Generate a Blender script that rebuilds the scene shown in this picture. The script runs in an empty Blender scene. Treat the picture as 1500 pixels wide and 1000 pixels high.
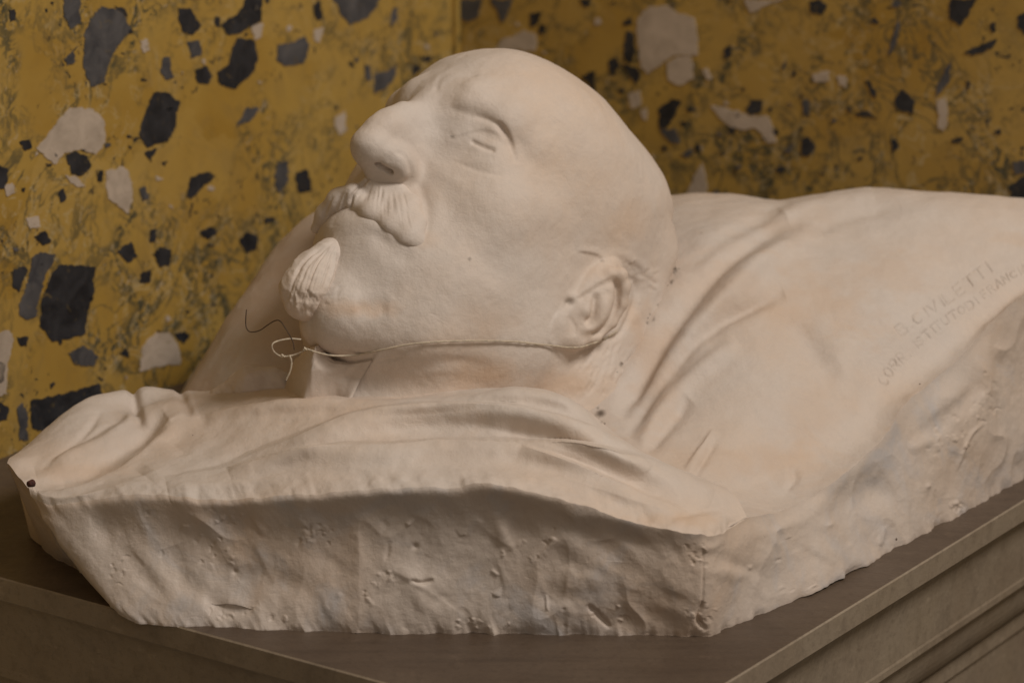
import bpy, bmesh, math, random
import numpy as np
from mathutils import Vector, Matrix
from mathutils.bvhtree import BVHTree

# ------------------------------------------------------------ camera, light
scene = bpy.context.scene
PITCH = math.radians(17.0)
CAM = np.array([0.0, 0.0, 0.531])
FPX = 1500 * 85.0 / 36.0            # focal length in pixels of the 1500 px photograph
RGT = np.array([1.0, 0, 0])
UPV = np.array([0, math.sin(PITCH), math.cos(PITCH)])
FWD = np.array([0, math.cos(PITCH), -math.sin(PITCH)])

cam_d = bpy.data.cameras.new('camera')
cam = bpy.data.objects.new('camera', cam_d)
scene.collection.objects.link(cam)
cam.location = CAM
cam.rotation_euler = (math.radians(90) - PITCH, 0, 0)
cam_d.lens = 85.0
cam_d.sensor_width = 36.0
cam_d.clip_start = 0.05
cam_d.clip_end = 50
cam_d.dof.use_dof = True
cam_d.dof.focus_distance = 1.36
cam_d.dof.aperture_fstop = 7.0
scene.camera = cam

world = bpy.data.worlds.new('World')
scene.world = world
world.use_nodes = True
bg = world.node_tree.nodes['Background']
bg.inputs[0].default_value = (1.0, 0.84, 0.68, 1)
bg.inputs[1].default_value = 0.14

def area(name, loc, target, sx, sy, power, col):
    d = bpy.data.lights.new(name, 'AREA')
    d.shape = 'RECTANGLE'; d.size = sx; d.size_y = sy
    d.energy = power; d.color = col
    o = bpy.data.objects.new(name, d)
    scene.collection.objects.link(o)
    o.location = loc
    o.rotation_euler = (Vector(target) - Vector(loc)).to_track_quat('-Z', 'Y').to_euler()
    return o
area('window_light', (1.25, 0.55, 2.1), (0.0, 1.4, 0.1), 0.6, 0.6, 45, (1.0, 0.93, 0.87))
area('fill_light', (0.5, -0.7, 1.3), (0.0, 1.4, 0.1), 1.2, 1.2, 5, (1.0, 0.86, 0.72))  # unseen fill lamp, added to balance the brightness of the two walls

scene.view_settings.view_transform = 'Standard'
scene.view_settings.look = 'None'
scene.view_settings.exposure = -0.15
scene.view_settings.gamma = 1
scene.view_settings.use_curve_mapping = False
scene.render.engine = 'CYCLES'

# ------------------------------------------------------------ pixel helpers
def ray(px, py):
    px = np.asarray(px, float); py = np.asarray(py, float)
    d = ((px - 750) / FPX)[..., None] * RGT - ((py - 500) / FPX)[..., None] * UPV + FWD
    return d
def at_y(px, py, y):                # point of a pixel's ray at world distance y
    d = ray(px, py)
    return CAM + d * (np.asarray(y, float) / d[..., 1])[..., None]
def at_z(px, py, z=0.0):
    d = ray(px, py)
    return CAM + d * ((np.asarray(z, float) - CAM[2]) / d[..., 2])[..., None]
def to_px(V):
    q = V - CAM
    w = q @ FWD
    return 750 + FPX * (q @ RGT) / w, 500 - FPX * (q @ UPV) / w

# ------------------------------------------------------------ numpy sculpting
def smin(a, b, k):
    h = np.maximum(k - np.abs(a - b), 0) / k
    return np.minimum(a, b) - h * h * k * 0.25
def smax(a, b, k): return -smin(-a, -b, k)
def ell(p, c, r, rot=None):
    q = p - np.asarray(c, np.float32)
    if rot is not None: q = q @ np.asarray(rot, np.float32)
    r = np.asarray(r, np.float32)
    k0 = np.sqrt(((q / r) ** 2).sum(-1)); k1 = np.sqrt(((q / (r * r)) ** 2).sum(-1))
    return k0 * (k0 - 1) / np.maximum(k1, 1e-6)
def caps(p, a, b, ra, rb):
    a = np.asarray(a, np.float32); b = np.asarray(b, np.float32)
    ab = b - a
    t = np.clip(((p - a) @ ab) / (ab @ ab), 0, 1)
    d = np.sqrt(((p - a - t[..., None] * ab) ** 2).sum(-1))
    return d - (ra + (rb - ra) * t)
def chain(p, pts, rs, k=0.15):
    d = None
    for i in range(len(pts) - 1):
        c = caps(p, pts[i], pts[i + 1], rs[i], rs[i + 1])
        d = c if d is None else (smin(d, c, k) if k else np.minimum(d, c))
    return d

class Field:                        # signed distance field on a grid, bbox-limited edits
    def __init__(s, lo, hi, h):
        s.h = h; s.lo = np.array(lo, np.float32)
        s.n = np.ceil((np.array(hi) - np.array(lo)) / h).astype(int) + 1
        s.F = np.full(tuple(s.n), 9.0, np.float32)
    def sub(s, lo, hi):
        a = np.maximum(np.floor((np.array(lo) - s.lo) / s.h).astype(int), 0)
        b = np.minimum(np.ceil((np.array(hi) - s.lo) / s.h).astype(int) + 1, s.n)
        sl = tuple(slice(i, j) for i, j in zip(a, b))
        ax = [s.lo[i] + np.arange(a[i], b[i], dtype=np.float32) * s.h for i in range(3)]
        P = np.stack(np.meshgrid(*ax, indexing='ij'), -1)
        return sl, P
    def op(s, lo, hi, fn):
        sl, P = s.sub(lo, hi)
        s.F[sl] = fn(s.F[sl], P)
    def all(s, fn): s.op(s.lo, s.lo + s.n * s.h, fn)

def surface_nets(F, lo, h):
    ins = F < 0
    c = np.zeros(tuple(np.array(F.shape) - 1), np.int8)
    for dx in (0, 1):
        for dy in (0, 1):
            for dz in (0, 1):
                c += ins[dx:dx + c.shape[0], dy:dy + c.shape[1], dz:dz + c.shape[2]]
    act = (c > 0) & (c < 8)
    idx = np.argwhere(act)
    num = np.full(c.shape, -1, np.int32); num[act] = np.arange(len(idx))
    acc = np.zeros((len(idx), 3)); cnt = np.zeros(len(idx))
    corners = [(x, y, z) for x in (0, 1) for y in (0, 1) for z in (0, 1)]
    for a in corners:
        for ax in range(3):
            if a[ax]: continue
            b = list(a); b[ax] = 1
            fa = F[tuple((idx + a).T)]; fb = F[tuple((idx + b).T)]
            m = (fa < 0) != (fb < 0)
            t = np.where(m, fa / np.where(m, fa - fb, 1), 0)
            pos = np.array(a, float) + np.zeros((len(idx), 3)); pos[:, ax] += t
            acc[m] += pos[m]; cnt[m] += 1
    V = (idx + acc / cnt[:, None]) * h + lo
    faces = []
    for ax in range(3):
        u, v = (ax + 1) % 3, (ax + 2) % 3
        s0 = [slice(None)] * 3; s1 = [slice(None)] * 3
        s0[ax] = slice(0, -1); s1[ax] = slice(1, None)
        m = ins[tuple(s0)] != ins[tuple(s1)]
        e = np.argwhere(m)
        e = e[(e[:, u] > 0) & (e[:, v] > 0) & (e[:, u] < c.shape[u]) & (e[:, v] < c.shape[v])]
        du = np.zeros(3, int); du[u] = 1
        dv = np.zeros(3, int); dv[v] = 1
        q = np.stack([num[tuple((e - du - dv).T)], num[tuple((e - dv).T)],
                      num[tuple(e.T)], num[tuple((e - du).T)]], 1)
        f = ins[tuple(e.T)]
        q[~f] = q[~f][:, ::-1]
        faces.append(q)
    Q = np.concatenate(faces)
    return V, Q[(Q >= 0).all(1)]

def v_normals(V, Q):
    n = np.cross(V[Q[:, 2]] - V[Q[:, 0]], V[Q[:, 3]] - V[Q[:, 1]])
    N = np.zeros_like(V)
    for i in range(4):
        for k in range(3): N[:, k] += np.bincount(Q[:, i], n[:, k], len(V))
    return N / np.maximum(np.linalg.norm(N, axis=1), 1e-12)[:, None]
def relax(V, Q, it=1, lam=0.5, mu=-0.53):
    E = np.concatenate([Q[:, [0, 1]], Q[:, [1, 2]], Q[:, [2, 3]], Q[:, [3, 0]]])
    E = np.concatenate([E, E[:, ::-1]])
    deg = np.maximum(np.bincount(E[:, 0], minlength=len(V)), 1)[:, None]
    for _ in range(it):
        for l in (lam, mu):
            S = np.stack([np.bincount(E[:, 0], V[E[:, 1], k], len(V)) for k in range(3)], 1)
            V = V + l * (S / deg - V)
    return V

def poly_dist(u, v, pts, closed=False):
    """distance to a pixel polyline, signed (positive on the right when walking it), and arc fraction"""
    pts = np.asarray(pts, float)
    if closed: pts = np.vstack([pts, pts[:1]])
    seg = np.linalg.norm(np.diff(pts, axis=0), axis=1); L = np.concatenate([[0], np.cumsum(seg)])
    best = np.full(u.shape, 1e9); sg = np.zeros(u.shape); tt = np.zeros(u.shape)
    for i in range(len(pts) - 1):
        a, b = pts[i], pts[i + 1]; d = b - a; l2 = max(d @ d, 1e-9)
        t = np.clip(((u - a[0]) * d[0] + (v - a[1]) * d[1]) / l2, 0, 1)
        ex = u - a[0] - t * d[0]; ey = v - a[1] - t * d[1]
        D = np.hypot(ex, ey); m = D < best
        best[m] = D[m]; sg[m] = np.sign(d[0] * ey - d[1] * ex)[m]; tt[m] = ((L[i] + t * seg[i]) / L[-1])[m]
    return best, sg, tt
def spline(pts, n=8):               # Catmull-Rom through the points
    P = np.asarray(pts, float)
    if len(P) < 3: return P
    P = np.vstack([2 * P[0] - P[1], P, 2 * P[-1] - P[-2]])
    out = []
    for i in range(1, len(P) - 2):
        t = np.linspace(0, 1, n, endpoint=False)[:, None]
        a, b, c, d = P[i - 1], P[i], P[i + 1], P[i + 2]
        out.append(0.5 * (2 * b + (c - a) * t + (2 * a - 5 * b + 4 * c - d) * t ** 2 + (3 * b - a - 3 * c + d) * t ** 3))
    return np.vstack(out + [P[-2:-1]])

class Sculpt:                       # brush strokes given along pixel lines, laid on the facing surface
    def __init__(s, V, Q):
        s.V = V; s.Q = Q; s.refresh()
    def refresh(s):
        s.N = v_normals(s.V, s.Q)
        s.u, s.v = to_px(s.V)
        s.face = ((CAM - s.V) * s.N).sum(1) / np.linalg.norm(CAM - s.V, axis=1)
        s.disp = np.zeros(len(s.V)); s.tow = np.zeros(len(s.V))
    def near(s, pts, r, lim=-0.1):
        p = np.asarray(pts, float)
        m = (s.u > p[:, 0].min() - r) & (s.u < p[:, 0].max() + r) & (s.v > p[:, 1].min() - r) & (s.v < p[:, 1].max() + r) & (s.face > lim)
        return np.nonzero(m)[0]
    def bump(s, pts, r, h, taper=0.0, smooth=True, lim=-0.1):
        p = spline(pts) if smooth else np.asarray(pts, float)
        i = s.near(p, 3 * r, lim)
        if len(i) == 0: return
        if len(p) == 1: d = np.hypot(s.u[i] - p[0, 0], s.v[i] - p[0, 1]); t = np.full(len(i), .5)
        else: d, _, t = poly_dist(s.u[i], s.v[i], p)
        w = np.exp(-(d / r) ** 2)
        if taper: w *= np.clip(np.minimum(t, 1 - t) / taper, 0, 1) ** 0.7
        s.disp[i] += h * w
    def step(s, pts, r_in, r_out, h, taper=0.15, smooth=True):
        """raised on the right-hand side of the line (decays over r_in px), steep edge of r_out px on the left"""
        p = spline(pts) if smooth else np.asarray(pts, float)
        i = s.near(p, 3 * max(r_in, r_out))
        d, g, t = poly_dist(s.u[i], s.v[i], p)
        w = np.where(g >= 0, np.exp(-(d / r_in) ** 2), np.exp(-(d / r_out) ** 2))
        if taper: w = w * np.clip(np.minimum(t, 1 - t) / taper, 0, 1) ** 0.7
        s.disp[i] += h * w
    def fold(s, pts, W, out, h, taper=0.2, lim=-0.1):
        """rolled cloth edge: the layer below the line lies nearer by h, easing back over W px"""
        p = spline(pts); i = s.near(p, max(W, 3 * out), lim)
        d, g, t = poly_dist(s.u[i], s.v[i], p)
        w = np.where(g >= 0, .5 + .5 * np.cos(np.pi * np.minimum(d / W, 1)), np.exp(-(d / out) ** 2))
        if taper: w = w * np.clip(np.minimum(t, 1 - t) / taper, 0, 1) ** 0.7
        s.tow[i] += h * w
    def apply(s):
        k = CAM - s.V; k /= np.linalg.norm(k, axis=1)[:, None]
        s.V = s.V + s.N * s.disp[:, None] + k * s.tow[:, None]
        s.refresh()

# ------------------------------------------------------------ noise on points
def hash3(i, j, k, seed):
    n = (i * 73856093) ^ (j * 19349663) ^ (k * 83492791) ^ (seed * 2654435761 & 0x7fffffff)
    n = (n ^ (n >> 13)) * 1274126177 & 0x7fffffff
    n = (n ^ (n >> 16)) * 668265263 & 0x7fffffff
    return (n & 0xffff) / 65535.0
def vnoise(P, scale, seed=0):
    p = P / scale; f = np.floor(p).astype(np.int64); t = p - f; t = t * t * t * (t * (t * 6 - 15) + 10)
    r = 0
    for a in (0, 1):
        for b in (0, 1):
            for c in (0, 1):
                w = (t[:, 0] if a else 1 - t[:, 0]) * (t[:, 1] if b else 1 - t[:, 1]) * (t[:, 2] if c else 1 - t[:, 2])
                r = r + w * hash3(f[:, 0] + a, f[:, 1] + b, f[:, 2] + c, seed)
    return r * 2 - 1
def fbm(P, scale, oct=3, seed=0):
    return sum(vnoise(P, scale / 2 ** o, seed + o) * 0.5 ** o for o in range(oct))

# ------------------------------------------------------------ object helpers
col = scene.collection
def tag(o, label=None, cat=None, group=None, kind=None):
    for k, v in (('label', label), ('category', cat), ('group', group), ('kind', kind)):
        if v: o[k] = v
    return o
def empty(name, loc=(0, 0, 0)):
    o = bpy.data.objects.new(name, None); o.location = loc; o.empty_display_size = 0.05
    col.objects.link(o); return o
def mesh_obj(name, V, Q, mat, parent=None, smooth=True, attrs=None):
    me = bpy.data.meshes.new(name)
    V = np.asarray(V, np.float32)
    if isinstance(Q, np.ndarray):
        k = Q.shape[1]
        me.vertices.add(len(V)); me.vertices.foreach_set('co', V.ravel())
        me.loops.add(Q.size); me.loops.foreach_set('vertex_index', Q.astype(np.int32).ravel())
        me.polygons.add(len(Q)); me.polygons.foreach_set('loop_start', np.arange(0, Q.size, k, dtype=np.int32))
        me.update(calc_edges=True)
    else:
        me.from_pydata(V.tolist(), [], Q); me.update()
    if smooth: me.polygons.foreach_set('use_smooth', np.ones(len(me.polygons), bool))
    me.validate()
    for k, a in (attrs or {}).items():
        at = me.attributes.new(k, 'FLOAT', 'POINT'); at.data.foreach_set('value', np.asarray(a, np.float32))
    o = bpy.data.objects.new(name, me)
    col.objects.link(o)
    if mat: me.materials.append(mat)
    if parent:
        o.parent = parent
        o.matrix_parent_inverse = parent_world(parent).inverted()
    return o
def parent_world(p):
    if p.parent is None: return p.matrix_basis.copy()
    return parent_world(p.parent) @ p.matrix_parent_inverse @ p.matrix_basis

def paint(V, spots):                # soft-edged stains at pixels of the photograph: (x, y, rx, ry, strength)
    u, v = to_px(V); a = np.zeros(len(V)); n = fbm(V, .012, 3, 91)
    for x, y, rx, ry, s in spots:
        d = np.hypot((u - x) / rx, (v - y) / ry) + n * .45
        a = np.maximum(a, s * np.clip(1.25 - d, 0, 1))
    return a
# ------------------------------------------------------------ materials
def new_mat(name):
    m = bpy.data.materials.new(name); m.use_nodes = True
    nt = m.node_tree; b = nt.nodes['Principled BSDF']
    return m, nt, b
def nd(nt, typ, **kw):
    n = nt.nodes.new(typ)
    for k, v in kw.items():
        if k.startswith('i_'):
            key = k[2:]; key = int(key) if key.isdigit() else key.replace('_', ' ')
            n.inputs[key].default_value = v
        else: setattr(n, k, v)
    return n
def noise(nt, co, scale, detail=4, rough=.55, dist=0):
    n = nd(nt, 'ShaderNodeTexNoise'); n.inputs['Scale'].default_value = scale
    n.inputs['Detail'].default_value = detail; n.inputs['Roughness'].default_value = rough
    n.inputs['Distortion'].default_value = dist
    nt.links.new(co, n.inputs['Vector']); return n.outputs['Fac']
def ramp(nt, fac, stops):
    r = nd(nt, 'ShaderNodeValToRGB'); e = r.color_ramp.elements
    while len(e) < len(stops): e.new(0.5)
    for el, (p, c) in zip(e, stops):
        el.position = p; el.color = c if len(c) == 4 else (*c, 1)
    nt.links.new(fac, r.inputs[0]); return r.outputs[0]
def mix(nt, fac, a, b):
    n = nd(nt, 'ShaderNodeMix', data_type='RGBA')
    for s, v in ((0, fac), (6, a), (7, b)):
        if isinstance(v, (int, float)): n.inputs[s].default_value = v
        elif isinstance(v, tuple): n.inputs[s].default_value = v if len(v) == 4 else (*v, 1)
        else: nt.links.new(v, n.inputs[s])
    return n.outputs[2]
def bump(nt, b, h, strength, dist, prev=None):
    n = nd(nt, 'ShaderNodeBump'); n.inputs['Strength'].default_value = strength; n.inputs['Distance'].default_value = dist
    nt.links.new(h, n.inputs['Height'])
    if prev: nt.links.new(prev, n.inputs['Normal'])
    nt.links.new(n.outputs[0], b.inputs['Normal']); return n.outputs[0]
def coords(nt): return nd(nt, 'ShaderNodeTexCoord').outputs['Object']
g3 = lambda v: (v, v, v)
BW = lambda lo, hi: [(lo, (0, 0, 0)), (hi, (1, 1, 1))]

def plaster(name, base, stain=.35, grey=0.0, seed=0.0, rough=.62):
    m, nt, b = new_mat(name)
    mp = nd(nt, 'ShaderNodeMapping'); mp.inputs['Location'].default_value = (seed, seed * .7, seed * .3)
    nt.links.new(coords(nt), mp.inputs[0]); co = mp.outputs[0]
    c = mix(nt, ramp(nt, noise(nt, co, 9, 5), BW(.42, .70)), base, tuple(x * y for x, y in zip(base, (1.0, .90, .80))))
    c2 = mix(nt, ramp(nt, noise(nt, co, 14, 4, .6, .6), [(.60, g3(0)), (.74, g3(stain))]), c, tuple(x * y for x, y in zip(base, (.98, .82, .66))))
    c3 = mix(nt, ramp(nt, noise(nt, co, 28, 6, .7), [(.40, g3(0)), (.75, g3(.35))]), c2, tuple(x * y for x, y in zip(base, (.86, .86, .88))))
    c3 = mix(nt, ramp(nt, noise(nt, co, 260, 4, .8), [(.35, g3(0)), (.75, g3(.30))]), c3, tuple(x * .80 for x in base))
    if grey:
        c3 = mix(nt, ramp(nt, noise(nt, co, 17, 5, .6, 1.2), [(.50, g3(0)), (.68, g3(grey))]), c3, tuple(x * y for x, y in zip(base, (.80, .90, 1.05))))
    at = nd(nt, 'ShaderNodeAttribute'); at.attribute_name = 'stain'
    c3 = mix(nt, at.outputs['Fac'], c3, tuple(x * y for x, y in zip(base, (.90, .72, .55))))
    ad = nd(nt, 'ShaderNodeAttribute'); ad.attribute_name = 'dirt'
    c3 = mix(nt, ad.outputs['Fac'], c3, (.09, .065, .045))
    # dust specks and pinholes
    vo = nd(nt, 'ShaderNodeTexVoronoi'); vo.inputs['Scale'].default_value = 95; vo.inputs['Randomness'].default_value = 1
    nt.links.new(co, vo.inputs['Vector'])
    sel = nd(nt, 'ShaderNodeSeparateColor'); nt.links.new(vo.outputs['Color'], sel.inputs[0])
    on = nd(nt, 'ShaderNodeMath', operation='GREATER_THAN'); on.inputs[1].default_value = .968; nt.links.new(sel.outputs[0], on.inputs[0])
    sz = nd(nt, 'ShaderNodeMath', operation='MULTIPLY'); sz.inputs[1].default_value = .085; nt.links.new(sel.outputs[1], sz.inputs[0])
    near = nd(nt, 'ShaderNodeMath', operation='LESS_THAN'); nt.links.new(vo.outputs['Distance'], near.inputs[0]); nt.links.new(sz.outputs[0], near.inputs[1])
    spk = nd(nt, 'ShaderNodeMath', operation='MULTIPLY'); nt.links.new(on.outputs[0], spk.inputs[0]); nt.links.new(near.outputs[0], spk.inputs[1])
    c4 = mix(nt, spk.outputs[0], c3, (.10, .07, .05))
    nt.links.new(c4, b.inputs['Base Color'])
    b.inputs['Roughness'].default_value = rough
    b.inputs['Specular IOR Level'].default_value = .35
    h1 = noise(nt, co, 110, 6, .72)
    mp2 = nd(nt, 'ShaderNodeMapping'); mp2.inputs['Rotation'].default_value = (.3, .9, .5); mp2.inputs['Scale'].default_value = (30, 260, 60)
    nt.links.new(co, mp2.inputs[0]); h2 = ramp(nt, noise(nt, mp2.outputs[0], 1.0, 4, .6), [(.60, g3(1)), (.68, g3(.0))])
    hs = nd(nt, 'ShaderNodeMath', operation='MULTIPLY_ADD'); hs.inputs[1].default_value = .10; nt.links.new(h2, hs.inputs[0]); nt.links.new(h1, hs.inputs[2])
    hp = nd(nt, 'ShaderNodeMath', operation='MULTIPLY_ADD'); hp.inputs[1].default_value = -.5; nt.links.new(spk.outputs[0], hp.inputs[0]); nt.links.new(hs.outputs[0], hp.inputs[2])
    bump(nt, b, hp.outputs[0], .33, .003)
    return m
PB = (.64, .558, .484)
M_HEAD = plaster('head_plaster', PB, .40, 0, 0)
M_CLOTH = plaster('cloth_plaster', tuple(x * .97 for x in PB), .45, 0, 3.1)
M_PILLOW = plaster('pillow_plaster', tuple(x * .93 for x in PB), .8, 0, 5.3)
M_ROUGH = plaster('rough_plaster', tuple(x * y for x, y in zip(PB, (.88, .86, .84))), .5, .7, 8.9, .5)
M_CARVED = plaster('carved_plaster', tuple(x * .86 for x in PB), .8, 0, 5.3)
M_HAIR = plaster('hair_plaster', tuple(x * 1.02 for x in PB), .3, 0, 1.7)

def simple(name, c, rough=.6, metal=0, var=.25, scale=40):
    m, nt, b = new_mat(name)
    f = noise(nt, coords(nt), scale, 5)
    nt.links.new(mix(nt, ramp(nt, f, BW(.35, .7)), tuple(x * (1 - var) for x in c), tuple(min(1, x * (1 + var)) for x in c)), b.inputs['Base Color'])
    b.inputs['Roughness'].default_value = rough; b.inputs['Metallic'].default_value = metal
    return m
M_STRING = simple('string_fibre', (.50, .42, .31), .8, 0, .2, 400)
M_WIRE = simple('wire_metal', (.07, .045, .03), .5, .6, .3, 200)
M_RUST = simple('rust', (.07, .018, .010), .8, 0, .6, 300)

def stone_wall():
    m, nt, b = new_mat('yellow_marble'); co = coords(nt)
    y = mix(nt, ramp(nt, noise(nt, co, 9, 5, .6, .5), BW(.35, .68)), (.325, .188, .030), (.41, .265, .062))
    pb = nd(nt, 'ShaderNodeTexVoronoi'); pb.inputs['Scale'].default_value = 17
    y0 = y
    y = mix(nt, ramp(nt, noise(nt, co, 34, 4, .6, 1.5), [(.5, g3(0)), (.72, g3(.55))]), y, (.25, .165, .055))
    sep = nd(nt, 'ShaderNodeSeparateColor'); nt.links.new(pb.outputs['Color'], sep.inputs[0])
    y = mix(nt, ramp(nt, sep.outputs[0], [(.0, g3(0)), (1, g3(.55))]), y, (.45, .30, .085))
    # pale and greenish-grey veins between pebbles
    vo = nd(nt, 'ShaderNodeTexVoronoi', feature='DISTANCE_TO_EDGE'); vo.inputs['Scale'].default_value = 17
    wn = nd(nt, 'ShaderNodeTexNoise'); wn.inputs['Scale'].default_value = 22; wn.inputs['Detail'].default_value = 4
    nt.links.new(co, wn.inputs['Vector'])
    ad = nd(nt, 'ShaderNodeVectorMath', operation='MULTIPLY_ADD'); ad.inputs[1].default_value = (.055, .055, .055)
    nt.links.new(wn.outputs['Color'], ad.inputs[0]); nt.links.new(co, ad.inputs[2])
    nt.links.new(ad.outputs[0], vo.inputs['Vector']); nt.links.new(ad.outputs[0], pb.inputs['Vector'])
    edge = ramp(nt, vo.outputs['Distance'], [(.0, g3(1)), (.07, g3(.8)), (.2, g3(0))])
    where = ramp(nt, noise(nt, co, 8, 3), BW(.40, .56))
    v1 = mix(nt, edge, g3(0), where)
    fine = ramp(nt, noise(nt, co, 75, 5, .7, 2.0), BW(.47, .55))
    v2 = mix(nt, fine, g3(0), v1)
    c = mix(nt, v2, y, (.060, .060, .038))
    ln = noise(nt, co, 16, 5, .6, 2.2)
    lines = ramp(nt, ln, [(.475, g3(0)), (.492, g3(.8)), (.508, g3(.8)), (.525, g3(0))])
    lw = ramp(nt, noise(nt, co, 6, 3), BW(.44, .58))
    c = mix(nt, mix(nt, lines, g3(0), lw), c, (.085, .075, .040))
    l2 = ramp(nt, noise(nt, co, 21, 4, .6, 3.0), [(.56, g3(0)), (.58, g3(.8)), (.60, g3(0))])
    c = mix(nt, mix(nt, l2, g3(0), lw), c, (.50, .40, .22))
    pale = ramp(nt, noise(nt, co, 85, 4, .7, 2.5), BW(.60, .66))
    c = mix(nt, mix(nt, pale, g3(0), v1), c, (.48, .38, .24))
    # small dark specks in clusters
    v3 = nd(nt, 'ShaderNodeTexVoronoi'); v3.inputs['Scale'].default_value = 120
    nt.links.new(ad.outputs[0], v3.inputs['Vector'])
    s = ramp(nt, noise(nt, co, 120, 3, .5, 1.5), BW(.63, .67))
    cl = ramp(nt, noise(nt, co, 15, 3), BW(.50, .58))
    c = mix(nt, mix(nt, s, g3(0), cl), c, (.022, .023, .025))
    nt.links.new(c, b.inputs['Base Color'])
    b.inputs['Roughness'].default_value = .42
    b.inputs['Specular IOR Level'].default_value = .35
    bump(nt, b, noise(nt, co, 120, 4), .05, .002)
    return m
M_WALL = stone_wall()
def chip_mat(name, c, c2):
    m, nt, b = new_mat(name); co = coords(nt)
    k = mix(nt, ramp(nt, noise(nt, co, 55, 6, .65, .8), BW(.34, .66)), c, c2)
    k = mix(nt, ramp(nt, noise(nt, co, 160, 4, .6, 1), [(.64, g3(0)), (.70, g3(.5))]), k, (.20, .14, .05))
    nt.links.new(k, b.inputs['Base Color']); b.inputs['Roughness'].default_value = .42; b.inputs['Specular IOR Level'].default_value = .35
    return m
CHIP = {'k': chip_mat('black_chip', (.013, .014, .017), (.040, .041, .046)),
        'g': chip_mat('grey_chip', (.045, .046, .052), (.11, .105, .105)),
        'w': chip_mat('white_chip', (.38, .31, .24), (.52, .43, .34))}
def near_point(nt, co, p, r):        # 1 at a point of the place, ragged fall to 0 at distance r
    d = nd(nt, 'ShaderNodeVectorMath', operation='DISTANCE'); d.inputs[1].default_value = tuple(p); nt.links.new(co, d.inputs[0])
    k = nd(nt, 'ShaderNodeMath', operation='MULTIPLY_ADD'); k.inputs[1].default_value = 1 / r; nt.links.new(d.outputs['Value'], k.inputs[0])
    n = nd(nt, 'ShaderNodeMath', operation='MULTIPLY'); n.inputs[1].default_value = 1.6; nt.links.new(noise(nt, co, 300, 4, .7), n.inputs[0]); nt.links.new(n.outputs[0], k.inputs[2])
    return ramp(nt, k.outputs[0], [(.75, g3(1)), (.98, g3(0))])
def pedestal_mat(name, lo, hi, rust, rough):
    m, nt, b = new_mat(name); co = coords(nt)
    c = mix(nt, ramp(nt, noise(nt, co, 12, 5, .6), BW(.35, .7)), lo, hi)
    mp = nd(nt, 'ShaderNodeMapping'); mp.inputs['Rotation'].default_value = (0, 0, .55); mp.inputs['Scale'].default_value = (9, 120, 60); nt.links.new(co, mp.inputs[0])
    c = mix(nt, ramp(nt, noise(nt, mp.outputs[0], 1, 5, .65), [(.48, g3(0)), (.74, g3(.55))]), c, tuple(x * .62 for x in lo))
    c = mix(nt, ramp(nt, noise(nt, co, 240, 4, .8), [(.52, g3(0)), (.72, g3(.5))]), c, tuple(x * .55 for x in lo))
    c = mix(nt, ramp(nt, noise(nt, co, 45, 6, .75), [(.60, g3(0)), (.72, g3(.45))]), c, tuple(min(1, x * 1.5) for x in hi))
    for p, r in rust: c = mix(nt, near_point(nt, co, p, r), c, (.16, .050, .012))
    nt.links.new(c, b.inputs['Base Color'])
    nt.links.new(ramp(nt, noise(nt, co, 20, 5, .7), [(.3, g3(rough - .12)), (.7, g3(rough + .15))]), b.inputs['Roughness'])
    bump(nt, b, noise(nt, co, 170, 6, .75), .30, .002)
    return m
RUST = [(at_z(1104, 984), .012), (at_z(1118, 975), .008), (at_z(1424, 786, -.006), .006), (at_z(1365, 812), .004), (at_z(250, 925), .005)]
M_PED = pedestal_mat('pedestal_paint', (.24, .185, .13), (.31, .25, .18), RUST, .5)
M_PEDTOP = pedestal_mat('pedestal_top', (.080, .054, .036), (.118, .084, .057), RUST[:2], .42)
# ------------------------------------------------------------ the head
HS = 0.011                          # one local unit (about a life-size centimetre) in metres
HM = np.array([[-0.73681449, 0.15508596, -0.65395721],      # head right, forward, up in camera axes
               [-0.46428919, 0.5859884, 0.66208243],
               [0.48720649, 0.79359991, -0.36073399]])
HD = 150 / 1.11384 * HS
HO = CAM + FWD * HD + RGT * ((699.6 - 750) / FPX * HD) - UPV * ((390.9 - 500) / FPX * HD)
HW = HM @ np.stack([RGT, UPV, -FWD])                       # rows: head axes in world
def h2w(P): return HO + (P * HS) @ HW
def w2h(P): return ((P - HO) @ HW.T) / HS
def hl(px, py, x):                  # local point on the plane x = const seen at a pixel
    d = HW @ ray(px, py); c = HW @ (CAM - HO) / HS
    return c + d * ((x - c[0]) / d[0])

def sym(P):
    Q = P.copy(); Q[..., 0] = np.abs(Q[..., 0]); return Q

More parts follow.
